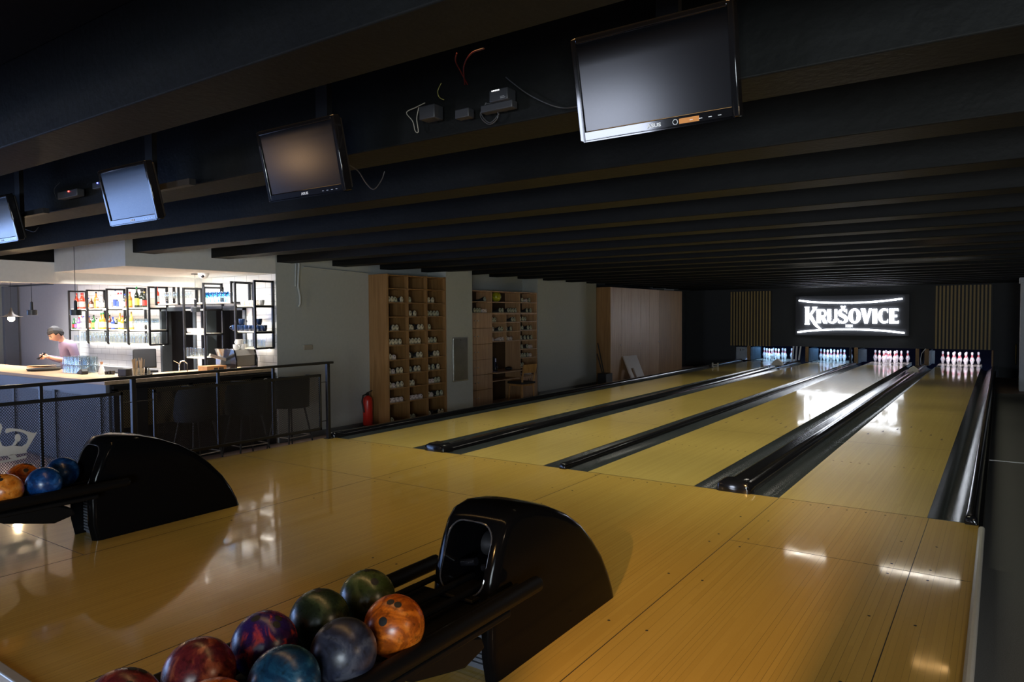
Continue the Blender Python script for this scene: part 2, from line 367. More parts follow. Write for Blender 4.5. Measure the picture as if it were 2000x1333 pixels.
struct('ceiling_lounge', MB().box(-17.2, -9.721, -13.9, YT-.001, 2.29, 2.35), M['white'])
for i, (a, b) in enumerate(((-10.80, -9.75), (-9.48, -8.42))):
    f = MB().box(a, a+.06, YT-.03, YT+.14, ZF, 1.745).box(b-.06, b, YT-.03, YT+.14, ZF, 1.745).box(a, b, YT-.03, YT+.14, 1.68, 1.745)
    struct('door_%d' % (i+1), f, pm('door_frame_grey', (.07, .085, .095), .35))
# outer shell out of view: walls with windows, the right-hand one added for fill light
struct('wall_right', MB().box(3.0, 3.2, -14.2, -11.4, ZF, ZC).box(3.0, 3.2, -8.2, 19.6, ZF, ZC).box(3.0, 3.2, -11.4, -8.2, ZF, .3).box(3.0, 3.2, -11.4, -8.2, 1.9, ZC), M['wall_dark'])
w3 = struct('window_fill', MB().box(3.06, 3.12, -11.4, -11.34, .3, 1.9).box(3.06, 3.12, -8.26, -8.2, .3, 1.9).box(3.06, 3.12, -11.4, -8.2, .3, .36).box(3.06, 3.12, -11.4, -8.2, 1.84, 1.9).box(3.06, 3.12, -9.83, -9.77, .3, 1.9), M['white']); struct('window_pane', MB().box(3.085, 3.09, -11.4, -8.2, .3, 1.9), M['pane'], w3)  # added window frame and pane around the grey wall fill
struct('wall_back', MB().box(-17.2, -6.0, -14.2, -14, ZF, ZC).box(-4.0, 3.0, -14.2, -14, ZF, ZC).box(-6.0, -4.0, -14.2, -14, ZF, .3).box(-6.0, -4.0, -14.2, -14, 1.5, ZC), M['wall_dark'])
struct('wall_side', MB().box(-17.2, -17, -14, -14+.01, ZF, ZC).box(-17.2, -17, -5.9, .4, ZF, ZC).box(-17.2, -17, -14.2, -5.9, ZF, -.1).box(-17.2, -17, -14.2, -5.9, 2.2, ZC), M['wall_grey'])
wf = MB()
for y in (-14, -12, -10, -8, -5.96): wf.box(-17.12, -17.02, y, y+.06, -.1, 2.2)
wf.box(-17.12, -17.02, -14, -5.9, -.1, -.04).box(-17.12, -17.02, -14, -5.9, 2.14, 2.2)
w1 = struct('window_1', wf, M['white']); struct('window_pane', MB().box(-17.08, -17.075, -14, -5.9, -.1, 2.2), M['pane'], w1)
wf = MB().box(-6.0, -5.94, -14.12, -14.02, .3, 1.5).box(-4.06, -4.0, -14.12, -14.02, .3, 1.5).box(-6.0, -4.0, -14.12, -14.02, .3, .36).box(-6.0, -4.0, -14.12, -14.02, 1.44, 1.5)
w2 = struct('window_2', wf, M['white']); struct('window_pane', MB().box(-6.0, -4.0, -14.08, -14.075, .3, 1.5), M['pane'], w2)
struct('wall_light_blocker', MB().box(.33, .75, -7.3, -7.05, ZF, ZC), M['wall_dark'])  # unseen blocker added to cut the amber light along a straight edge
for nm_, (x_, y_, z_) in (('amber lounge lamp behind the approach', (.335, -7.75, 2.30)), ('brown glowing lounge lamp near the back', (-7.8, -9.3, 1.93))):
    t = thing('lounge_lamp', nm_, 'lamp', (x_, y_, z_)); obj('shade', MB().lathe([(.02, .08), (.03, .07), (.12, .0), (.118, .0), (.028, .065)], n=24), M['black_metal'], t, smooth=60)
    obj('cord', MB().tube([(0, 0, .07), (0, 0, ZC-z_)], .004, 6), M['black_metal'], t)
# glazed door at the far left of the bar
gd = MB().box(-16.95, -16.85, .1, .3, ZF, 2.25).box(-15.95, -15.85, .1, .3, ZF, 2.25)
p0 = at(14, 640, 'y', .1); struct('trim_6', MB().box(p0.x-.09, p0.x+.02, .05, .3, ZF, 2.25), pm('blue_grey_post', (.14, .16, .2), .5))
# masking wall over the pins
struct('wall_end', MB().box(-8.35, -6.45, YP, YP+.12, ZF, ZC).box(-6.45, .84, YP, YP+.12, .49, ZC).box(.84, 3.0, YP, YP+.12, ZF, ZC), M['wall_dark'])
struct('wall_pit', MB().box(-6.5, .9, 19.45, 19.55, ZF, 1.2).box(-6.6, -6.5, YP+.12, 19.5, ZF, 1.2).box(.9, 1.0, YP+.12, 19.5, ZF, 1.2).box(-6.5, .9, YP+.12, 19.5, 1.1, 1.2), M['pit'])
dh = thing('door_panel', 'black door in the end wall with a brass pull handle', 'door', (1.2, YP-.034, ZF))
obj('leaf', MB().box(-.25, .75, 0, .03, 0, 2.0), M['wall_dark'], dh, bevel=.003)
obj('handle', MB().tube([(.15, -.02, .38), (.15, -.05, .42), (.15, -.05, .92), (.15, -.02, .96)], .012), pm('brass', (.55, .42, .1), .3, metal=1), dh, label='slim brass pull handle')
# column at the picture's right edge
c = at(1992.5, 640, 'y', 14)
struct('wall_pillar', MB().box(c.x, c.x+.45, 14, 14.45, ZF, 2.24).box(c.x-.03, c.x+.5, 13.97, 14.5, 2.24, ZB), pm('pillar_white', (.75, .78, .85), .6), bevel=.01)

# ================================================================== APPROACH AND LANES
ap = struct('floor_approach', MB().box(-6.2, .88, -4.95, -.011, ZF, 0), M['approach'])
sm = MB()
for x, a, b in ((-4.01, -4.95, 0), (-2.25, -4.9, -.01), (-.545, -4.9, -.01), (.56, -4.9, -.01)): sm.box(x-.0022, x+.0022, a, b, 0, .0006)
sm.box(-6.15, -4.01, -4.03, -4.026, 0, .0006)
sm.box(-.545, .87, -1.362, -1.358, 0, .0006).box(-6.1, -2.25, -1.39, -1.386, 0, .0006)
struct('seam_lines', sm, M['black_matt'], ap)
dm = MB()
for c in LANES:
    for row, ys in ((7, -.10),):
        for j in range(7):
            x = c+(j-3)*.137
            dm.lathe([(.0085, 0), (.0085, .0007)], (x, ys, 0), 10)
for x in (-3.9, -2.36, -2.15, -.65, -.44, .45, .66):
    for y in (-.75, -1.27, -1.47, -2.2, -3.0): dm.lathe([(.008, 0), (.008, .0007)], (x, y, 0), 8)
struct('surface_markings', dm, M['black_matt'], ap)
struct('trim_1', MB().box(-6.2, .9, -5.0, -4.95, ZF, .012), M['alu'], bevel=.008)
tm = MB().tube([(.9, -4.98, .0), (.9, -.12, .0)], .021, 10).box(.885, .905, -4.98, -.1, ZF, -.005); struct('trim_2', tm, pm('white_edge_trim', (.55, .55, .52), .4))
struct('trim_3', MB().box(-6.2, .885, -.011, .003, ZF, -.001), M['black_matt'])

lb = MB().box(-6.22, .9, 0, 17.9, ZF, -.1); struct('floor_lane_base', lb, M['black_matt'])
desc = ['beside the shoe shelves', 'between the two leftmost dividers', 'just left of the wide double divider', 'beside the grey carpet aisle']
for i, c in enumerate(LANES):
    t = thing('bowling_lane', '%s bowling lane of glossy yellow maple boards, %s' % (['leftmost', 'second', 'third', 'rightmost'][i], desc[i]), 'bowling lane', (c, 0, 0), group='bowling lanes')
    obj('lane_boards', MB().box(-HW, HW, .003, 17.3, -.1, 0), M['lane'], t)
    obj('pin_deck', MB().box(-HW, HW, 17.301, 19.3, -.1, 0), M['pindeck'], t, label='white pin deck under the pins')
    d = MB()
    for j in range(5):
        for s in (-1, 1): d.lathe([(.01, 0), (.01, .0008)], (s*(.12+j*.085), 1.9+(j*.0), 0), 8)
    for j in range(-3, 4): d.add([(j*.137-.015, 3.9+.3*(3-abs(j)), .0006), (j*.137+.015, 3.9+.3*(3-abs(j)), .0006), (j*.137, 4.05+.3*(3-abs(j)), .0006)], [(0, 1, 2)])
    obj('surface_markings', d, pm('marker_brown', (.06, .03, .01), .5), t)

def gutter(x0, x1, name, label, flip=False):
    """open trough between x0 and x1 along the lane"""
    n = 10; pr = []
    for i in range(n+1):
        u = i/n; pr.append((x0+(x1-x0)*u, -.004-.072*sin(pi*u)**.8))
    mb = MB(); nx = len(pr); ys = [.004]+[2.4*i for i in range(1, 8)]+[17.6]
    vs = []
    for j, y in enumerate(ys):
        for k, (x, z) in enumerate(pr): vs.append((x, y, z + (.0015*sin(j*2.1+k) if 0 < k < n else 0)))
    fs = [(j*nx+k, j*nx+k+1, (j+1)*nx+k+1, (j+1)*nx+k) for j in range(len(ys)-1) for k in range(nx-1)]
    mb.add(vs, fs)
    for y in (3.1, 7.0, 10.9, 14.6): mb.box(x0+.002, x1-.002, y, y+.004, -.006, -.0045)
    o = obj(name, mb, M['gutter'], smooth=60)
    return tag(o, label, 'gutter')
def cap_rail(x0, x1, h, name, label, r=.02):
    w_ = (x1-x0); cx = (x0+x1)/2
    prof = [(x0, -.09), (x0, h*.35), (x0+w_*.06, h*.75), (x0+w_*.2, h*.97), (cx, h), (x1-w_*.2, h*.97), (x1-w_*.06, h*.75), (x1, h*.35), (x1, -.09)]
    cprof = prof if w_ < .2 else [(x0, -.09), (x0+.003, h*.1), (x0+.02, h*.38), (x0+.04, h*.42), (cx-w_*.12, h*.22), (cx+w_*.08, h*.3), (x1-w_*.3, h*.62), (x1-w_*.16, h*.86), (x1-w_*.06, h*.7), (x1-.003, h*.2), (x1, -.09)]
    t = thing(name, label, 'lane divider', (0, 0, 0))
    mb = MB(); vs = []
    ys = [.12, 3.0, 7.0, 11, 14, 17.55]
    n = len(cprof)
    for y in ys: vs += [(x, y, z) for x, z in cprof]
    fs = [(j*n+k, j*n+k+1, (j+1)*n+k+1, (j+1)*n+k) for j in range(len(ys)-1) for k in range(n-1)] + [tuple(range(n)), tuple(range((len(ys)-1)*n, len(ys)*n))]
    mb.add(vs, fs); obj('cover', mb, M['black_gloss'], t, smooth=50)
    n = len(prof); e = MB(); vs = []
    for y, sc, zz in ((-.04, .82, .8), (-.03, .97, 1.0), (.0, 1.03, 1.05), (.13, 1.03, 1.05)):
        vs += [(cx+(x-cx)*sc, y, z*zz+(.003 if z > 0 else 0) if z > -.05 else (0 if y < 0 else -.05)) for x, z in prof]
    fs = [(j*n+k, j*n+k+1, (j+1)*n+k+1, (j+1)*n+k) for j in range(3) for k in range(n-1)] + [tuple(range(n)), tuple(range(3*n, 4*n))]
    e.add(vs, fs); obj('end_cap', e, M['black_gloss'], t, smooth=50)
    return t
gutter(-6.09, -5.8725, 'lane_gutter', 'black gutter on the far side of the leftmost lane, against the edge rail')
cap_rail(-6.2, -6.09, .065, 'bumper_rail', 'black edge rail starting at the railing post beside the leftmost lane')
gutter(-4.7775, -4.55, 'lane_gutter', 'narrow black gutter on the near side of the leftmost lane')
cap_rail(-4.55, -4.25, .085, 'lane_divider', 'wide black divider between leftmost and second lanes')
gutter(-4.25, -4.0295, 'lane_gutter', 'black gutter on the far side of the second lane')
gutter(-2.9345, -2.715, 'lane_gutter', 'black gutter on the near side of the second lane')
cap_rail(-2.715, -2.635, .055, 'lane_divider', 'thin round ended black divider between second and third lanes')
gutter(-2.635, -2.4005, 'lane_gutter', 'black gutter on the far side of the third lane')
gutter(-1.3055, -1.085, 'lane_gutter', 'black gutter on the near side of the third lane')
cap_rail(-1.085, -.785, .095, 'lane_divider', 'wide black divider between third and rightmost lanes')
gutter(-.785, -.5475, 'lane_gutter', 'black gutter on the far side of the rightmost lane')
gutter(.5475, .79, 'lane_gutter', 'glossy black gutter between the rightmost lane and the aisle')
cap_rail(.79, .875, .06, 'bumper_rail', 'black edge rail beside the grey carpet aisle')

# ------------------------------------------------------------------ pins
PP = [(.0225, 0), (.027, .004), (.0352, .04), (.0455, .085), (.0573, .115), (.0605, .13), (.0575, .155), (.047, .19), (.034, .225), (.0255, .25), (.0235, .262), (.0245, .285), (.0295, .318), (.0323, .34), (.030, .36), (.022, .374), (.009, .3805), (1e-5, .381)]
def pin_mesh():
    mb = MB()
    for i in range(len(PP)-1):
        z = (PP[i][1]+PP[i+1][1])/2
        mb.cur = 1 if (.226 < z < .25 or .262 < z < .286) else 0
        seg = MB(); vs = []; n = 18
        for r, zz in PP[i:i+2]:
            for k in range(n): vs.append((r*cos(2*pi*k/n), r*sin(2*pi*k/n), zz))
        mb.add(vs, [(k, (k+1) % n, n+(k+1) % n, n+k) for k in range(n)])
    mb.cur = 1; mb.box(-.012, .012, -.0600, -.0555, .135, .150)
    mb.cur = 0; mb.lathe([(.0225, 0), (.0225, .0005)], n=18)
    return mb.mesh('bowling_pin', [M['pin'], M['pin_red']], 60)
PM = pin_mesh()
PN = ['head pin', 'left pin of the second row', 'right pin of the second row', 'left pin of the third row', 'middle pin of the third row', 'right pin of the third row', 'far left pin of the back row', 'inner left pin of the back row', 'inner right pin of the back row', 'far right pin of the back row']
for i, c in enumerate(LANES):
    k = 0
    for row in range(4):
        for j in range(row+1):
            x = c+(j-row/2)*.3048; y = 18.29+row*.264
            o = link('bowling_pin', PM, None, (x, y, 0)); o.rotation_euler = (0, 0, random.uniform(-.6, .6))
            tag(o, 'white red-necked bowling pin, %s on the %s lane' % (PN[k], ['leftmost', 'second', 'third', 'rightmost'][i]), 'bowling pin', 'pins standing on the %s lane' % ['leftmost', 'second', 'third', 'rightmost'][i]); k += 1

# pit side boards, plates, cables
def kickback(x, label, w_=.07, mat='kick', plate=None, h=.486):
    t = thing('pit_side_board', label, 'side board', (x, YP-.02, 0))
    obj('front_post', MB().prism([(-w_/2, 0), (w_/2, 0), (w_/2, h), (-w_/2, h)], 0, .06, lambda p, z: (p[0], z-.02, p[1])), M[mat], t, bevel=.006)
    if plate: obj('side_plate', MB().box(w_/2, w_/2+.02, .0, 1.3, .0, .44).box(w_/2, w_/2+plate, .5, .52, .03, .42), M['kick_glass'], t)
    return t
kickback(-5.99, 'tan pit side board left of the leftmost pins', .1, plate=.2)
kickback(-4.14, 'tan pit side board between the leftmost and second pin sets', .09, plate=.2)
kickback(-2.86, 'dark upright beside the second set of pins', .06, 'wall_dark')
kickback(-2.70, 'tan pit board left of the third set of pins', .1, plate=.18)
kickback(-1.04, 'orange tan pit board right of the third set of pins', .09)
kickback(-.80, 'orange tan pit board left of the rightmost pins', .11, plate=.12)
kickback(.81, 'slim tan pit board at the aisle side of the rightmost pins', .045)
t = thing('mechanism_cover', 'pale blue metal cover in the pit left of the leftmost pins', 'machine cover', (-6.28, YP+.05, 0))
obj('cover', MB().box(-.16, .16, 0, .3, .0, .44).prism([(.16, .02), (.24, .1), (.24, .42), (.16, .44)], .02, .2, lambda p, z: (p[0], z, p[1])), M['pale_metal'], t, bevel=.008)
obj('vent', MB().box(-.02, .0, -.004, .0, .30, .37).box(.05, .06, -.004, .0, .31, .37).box(.09, .12, -.004, 0, .33, .35), M['black_matt'], t)
t = thing('pinsetter_linkage', 'grey metal arms standing right of the leftmost pins', 'machine part', (-4.45, YP-.03, 0))
for a, b in ((-.14, -.1), (-.03, .0), (.06, .12)): obj('arm', MB().obox((a, 0, 0), (b, .02, .5), .045, .03, (0, 1, 0)), M['alu'], t)
t = thing('cable_loop', 'white cable loop between the two orange tan pit boards', 'cable', (-.92, YP-.06, 0))
obj('cable', MB().tube([(-.02, 0, .02), (-.03, 0, .2), (.0, 0, .36), (.05, 0, .44), (.1, 0, .5)], .011), M['white'], t)
obj('cable', MB().tube([(.02, .02, .0), (.04, .02, .25), (.03, .02, .42)], .008), M['black_matt'], t)
for nm, px, py, lab, sc in (('broken_bumper_end', 1516, 712, 'pale broken bumper end lying on the divider near the leftmost pins', 1), ('bumper_end_block', 1782, 724, 'grey wedge block at the far end of the widest divider', .8), ('bumper_end_block', 1639, 716, 'small tan block at far end of the thin divider', .4)):
    p = at(px, py, 'z', .1); o = obj(nm, MB().prism([(-.16*sc, 0), (.17*sc, 0), (.15*sc, .1*sc), (.02*sc, .2*sc), (-.08*sc, .13*sc)], 0, .18*sc, lambda q, z: (q[0], z, q[1])), pm('worn_plastic', (.75, .7, .64), .6, noise=.25, nscale=30), bevel=.01, loc=(p.x, min(p.y, 17.2), .06 if 'broken' in nm else .05)); tag(o, lab, 'bumper end')
for c_, xx in zip(LANES, LN):
    pass
# pit lamps above each set of pins
for i, c in enumerate(LANES):
    col = [(.35, .6, 1), (.35, .6, 1), (.85, .78, 1), (.9, .82, 1)][i]
    area('pit_lamp', (c, 18.12, .62), (c, 18.75, .1), 1.0, .08, 12 if i < 2 else 9, col, 130)
    t = thing('pit_light', 'slim light bar above the %s set of pins' % ['leftmost', 'second', 'third', 'rightmost'][i], 'light', (c, 18.085, .60))
    obj('housing', MB().box(-.52, .52, -.02, .02, 0, .05), M['white'], t)

for x_ in (-4.40, -2.78, -.92): struct('wall_pit_partition', MB().box(x_-.03, x_+.03, YP+.12, 19.4, ZF, .486), M['pit'])
# slatted panels
def slats(x0, x1, z0, z1, label):
    t = thing('slat_panel', label, 'slatted panel', (x0, YP-.034, z0))
    w_ = x1-x0; n = round(w_/.094); p = w_/n
    obj('backing', MB().box(0, w_, .015, .03, 0, z1-z0), M['black_matt'], t)
    mb = MB()
    for i in range(n): mb.box(i*p, i*p+.046, -.012, .015, 0, z1-z0)
    obj('slats', mb, M['slat'], t, label='thin ochre wooden slats')
slats(-6.60, -5.237, .485, 2.31, 'ochre slatted wall panel left of the glowing sign')
slats(-.59, .80, .50, 2.345, 'ochre slatted wall panel right of the glowing sign')

# ------------------------------------------------------------------ illuminated sign
YS = YP-.06
sg = thing('illuminated_sign', 'glowing white beer sign with curved tubes on the dark end wall', 'sign', (0, YS, 0))
bx0, bx1 = at(1553, 620, 'y', YS).x, at(1776, 620, 'y', YS).x
obj('backing_panel', MB().box(bx0, bx1, .02, .055, .86, 2.12), pm('sign_backing', (.022, .023, .027), .5), sg, bevel=.004)
def spx(x, y):   # pixel in the sign close-up -> X, Z on the sign
    p = at(1540+x/8, 560+y/8, 'y', YS); return (p.x, p.z)
def sign_part(name, polys):
    mb = MB()
    for poly in polys: mb.prism([spx(*q) for q in poly], -.035, .0, lambda p, z: (p[0], z, p[1]))
    return obj(name, mb, M['sign'], sg, smooth=0)
def strokes(path, widths):
    """thick line as a chain of quads"""
    out = []
    L_, R_ = [], []
    for i, (x, y) in enumerate(path):
        a = path[max(i-1, 0)]; b = path[min(i+1, len(path)-1)]; dx, dy = b[0]-a[0], b[1]-a[1]; d = sqrt(dx*dx+dy*dy) or 1
        wd = widths[i] if isinstance(widths, list) else widths; nx, ny = -dy/d*wd/2, dx/d*wd/2
        L_.append((x+nx, y+ny)); R_.append((x-nx, y-ny))
    return [[L_[i], L_[i+1], R_[i+1], R_[i]] for i in range(len(path)-1)]
def arc(cx_, cy_, rx, ry, a0, a1, n=14): return [(cx_+rx*cos(R(a0+(a1-a0)*i/n)), cy_+ry*sin(R(a0+(a1-a0)*i/n))) for i in range(n+1)]
def ringp(cx_, cy_, rx, ry, wx, wy, a0, a1, n=18):
    o = [(cx_+rx*cos(R(a0+(a1-a0)*i/n)), cy_+ry*sin(R(a0+(a1-a0)*i/n))) for i in range(n+1)]
    q = [(cx_+(rx-wx)*cos(R(a0+(a1-a0)*i/n)), cy_+(ry-wy)*sin(R(a0+(a1-a0)*i/n))) for i in range(n+1)]
    return [[o[i], o[i+1], q[i+1], q[i]] for i in range(n)]
# K with long swash
sign_part('letter', [[(255, 318), (328, 318), (320, 345), (322, 560), (332, 595), (257, 595), (265, 560), (267, 345)],
                     [(372, 318), (450, 318), (432, 350), (345, 470), (322, 450), (385, 350)],
                     [(322, 450), (345, 470), (372, 455), (395, 500), (365, 545), (335, 500)], [(365, 545), (395, 500), (425, 560), (400, 600)], [(400, 600), (425, 560), (465, 615), (445, 640)], [(445, 640), (465, 615), (515, 660), (490, 664)]])
# R
sign_part('letter', [[(438, 355), (505, 355), (505, 572), (443, 572)], [(505, 355), (540, 355), (540, 388), (505, 388)], [(505, 455), (540, 455), (540, 488), (505, 488)]]
          + ringp(540, 421, 54, 67, 32, 34, -90, 90, 12) + [[(510, 480), (562, 470), (608, 575), (548, 575)]])
# U
sign_part('letter', [[(608, 355), (668, 355), (668, 520), (608, 520)], [(722, 355), (764, 355), (760, 520), (722, 520)]] + ringp(685, 515, 77, 62, 58, 22, 0, 180, 16)[0:8] + ringp(685, 515, 77, 62, 18+0, 22, 90, 180, 8) + ringp(684, 515, 77, 62, 40, 22, 0, 180, 16))
# S with caron
sign_part('letter', ringp(850, 412, 72, 66, 50, 26, 130, 270, 12) + ringp(850, 412, 66, 66, 40, 26, 270, 335, 8) + strokes([(800, 420), (820, 445), (860, 462), (895, 490), (905, 510)], [50, 56, 58, 56, 50]) + ringp(850, 512, 82, 66, 56, 26, -10, 90, 12) + ringp(850, 512, 74, 66, 40, 26, 90, 150, 8)
          + [[(885, 355), (915, 355), (915, 425), (898, 400)], [(778, 500), (800, 540), (800, 575), (778, 570)], [(815, 305), (842, 305), (857, 322), (872, 305), (895, 305), (880, 342), (832, 342)]])
# O V I C E
sign_part('letter', ringp(1035, 460, 96, 118, 62, 30, 0, 360, 36))
sign_part('letter', [[(1130, 345), (1200, 345), (1240, 520), (1218, 577), (1190, 577)], [(1262, 345), (1303, 345), (1235, 577), (1205, 577)]])
sign_part('letter', [[(1312, 348), (1384, 348), (1384, 577), (1312, 577)]])
sign_part('letter', ringp(1495, 460, 96, 118, 62, 30, 62, 298, 26) + [[(1532, 352), (1555, 345), (1555, 415), (1535, 385)], [(1535, 540), (1555, 510), (1552, 568), (1535, 565)]])
sign_part('letter', [[(1577, 345), (1652, 345), (1652, 577), (1577, 577)], [(1652, 345), (1718, 345), (1718, 385), (1700, 375), (1652, 375)], [(1652, 442), (1700, 442), (1700, 478), (1652, 478)], [(1652, 545), (1700, 545), (1722, 532), (1722, 575), (1652, 577)]])
ym = text_mesh('year_lettering', '1581', .11, .012, M['sign'], .0)
p = spx(947, 618); yo = link('year_lettering', ym, sg, (p[0], -.012, p[1])); yo.rotation_euler = (R(90), 0, 0); yo.scale = (1.05, 1, 1)
def curve_tube(name, pts):
    obj(name, MB().tube([(spx(*q)[0], -.02, spx(*q)[1]) for q in pts], .024, 8), M['sign'], sg)
curve_tube('curved_tube', [(165, 220), (300, 236), (500, 250), (750, 256), (1000, 256), (1250, 245), (1500, 225), (1680, 203), (1782, 190)])
curve_tube('curved_tube', [(143, 714), (300, 695), (500, 680), (750, 670), (1000, 670), (1250, 676), (1500, 692), (1700, 713), (1813, 727)])

# ------------------------------------------------------------------ ball returns
def hood(cx_, label):
    t = thing('ball_return_hood', label, 'ball return', (cx_, 0, 0))
    P = [(-3.85, 0), (-3.875, .12), (-3.875, .3), (-3.85, .45), (-3.80, .58), (-3.76, .655), (-3.71, .70), (-3.62, .715), (-3.5, .70), (-3.35, .655), (-3.2, .59), (-3.06, .505), (-2.94, .40), (-2.83, .28), (-2.75, .16), (-2.70, .06), (-2.68, 0)]
    n = len(P)
    def inset(d):
        out = []
        for i, (y, z) in enumerate(P):
            a = P[max(i-1, 0)]; b = P[min(i+1, n-1)]; ty, tz = b[0]-a[0], b[1]-a[1]; L_ = sqrt(ty*ty+tz*tz); ny, nz = tz/L_, -ty/L_
            yy, zz = y+ny*d, z+nz*d
            if i in (0, n-1): zz = 0; yy = y+(d if i == 0 else -d)
            out.append((yy, max(zz, 0)))
        return out
    S = [(-.168, .055), (-.166, .035), (-.158, .018), (-.142, .006), (-.12, 0), (-.06, -.006), (0, -.008), (.06, -.006), (.12, 0), (.142, .006), (.158, .018), (.166, .035), (.168, .055)]
    mb = MB(); vs = []
    for x, d in S: vs += [(x*1.02, y, z) for y, z in inset(d)]
    m_ = len(S); fs = [(j*n+k, (j+1)*n+k, (j+1)*n+k+1, j*n+k+1) for j in range(m_-1) for k in range(n-1)]
    fs += [tuple(range(n)), tuple(range((m_-1)*n, m_*n))[::-1], tuple([j*n for j in range(m_)] + [j*n+n-1 for j in range(m_-1, -1, -1)])]
    mb.add(vs, fs)
    me = mb.mesh('hood_shell', M['hood'], 40); ho = link('hood_shell', me)
    # openings
    def cutter(poly, y0, y1, name):
        c_ = MB().prism(poly, y0, y1, lambda p, z: (p[0], z, p[1])); return link(name, c_.mesh(name, M['black_matt'], 0))
    def rr(x0, x1, z0, z1, r):
        out = []
        for cx2, cz2, a in ((x1-r, z1-r, 0), (x0+r, z1-r, 90), (x0+r, z0+r, 180), (x1-r, z0+r, 270)):
            out += [(cx2+r*cos(R(a+i*18)), cz2+r*sin(R(a+i*18))) for i in range(6)]
        return out
    c1 = cutter(rr(-.118, .118, .37, .655, .07), -4.1, -3.52, 'cut_a'); c2 = cutter([(-.125, -.05), (.125, -.05), (.125, .33), (-.125, .33)], -4.1, -3.76, 'cut_b')
    for c_ in (c1, c2):
        md = ho.modifiers.new('cut', 'BOOLEAN'); md.object = c_; md.operation = 'DIFFERENCE'; md.solver = 'EXACT'
    dg = bpy.context.evaluated_depsgraph_get(); me2 = bpy.data.meshes.new_from_object(ho.evaluated_get(dg))
    for o in (ho, c1, c2): bpy.data.objects.remove(o)
    me2.materials.clear(); me2.materials.append(M['hood']); me2.polygons.foreach_set('material_index', [0]*len(me2.polygons)); me2.shade_smooth(); me2.set_sharp_from_angle(angle=R(35)); link('hood_shell', me2, t)
    # inside: ribbed panel, rollers, lip
    rb = MB()
    for i in range(14): rb.box(-.124, .124, -3.79, -3.765, .02+i*.022, .034+i*.022)
    rb.box(-.124, .124, -3.775, -3.76, .0, .328); obj('ribbed_panel', rb, pm('ribbed_grey_panel', (.09, .10, .12), .4), t, label='ribbed grey panel')
    rm = pm('opening_edge', (.05, .05, .055), .15, coat=.5)
    pts = rr(-.121, .121, .366, .658, .072); ed = [(x, -3.885+max(0, (z-.3))**1.3*.46, z) for x, z in pts]
    obj('opening_rim', MB().tube(ed+[ed[0]], .004, 6), rm, t)
    for x in (-.06, .06): obj('roller', MB().tube([(x-.04, -3.72, .44), (x+.04, -3.72, .46)], .018, 12), M['black_gloss'], t)
    obj('lift_wheel', MB().lathe([(.02, -.03), (.055, -.028), (.06, 0), (.055, .028), (.02, .03)], (0, -3.62, .52), 20, 'x'), M['black_matt'], t)
    return t
def rack(cx_, label):
    t = thing('ball_rack', label, 'ball rack', (cx_, 0, 0))
    for x, nm in ((-.18, 0), (-.055, 0), (.055, 0), (.19, 0)):
        obj('rail', MB().tube([(x, -3.70, .385), (x, -5.6, .385)], .014, 10), M['rack'], t)
    for s, y0 in ((-1, -3.70), (1, -3.67)):
        x = s*.275; n = 8
        mb = MB(); mb.tube([(x, y0+.02, .405), (x, y0, .405), (x, -5.6, .405)], [.02, .034, .034], 12)
        obj('guard_rail', mb, M['rack'], t, smooth=60)
    obj('tray', MB().box(-.27, .27, -5.6, -3.86, .325, .355).box(-.11, .11, -3.92, -3.6, .36, .375), M['rack'], t, bevel=.01)
    obj('bracket', MB().prism([(-4.12, .33), (-4.02, .29), (-4.0, .24), (-4.13, .21), (-4.2, .225), (-4.42, .28), (-4.5, .325)], -.2, .24, lambda p, z: (z, p[0], p[1])), M['rack'], t, bevel=.01)
    obj('stand', MB().box(-.16, .16, -5.5, -5.38, -.0, .325), M['rack'], t)
    return t
CR2, CR1 = -.935, -4.41
hood(CR2, 'black moulded ball return hood in the foreground beside the orange ball')
hood(CR1, 'black ball return hood at the left in front of the bar railing')
rack(CR2, 'black ball rack in the foreground holding the marbled balls')
rack(CR1, 'black ball rack at the left edge holding blue and orange balls')

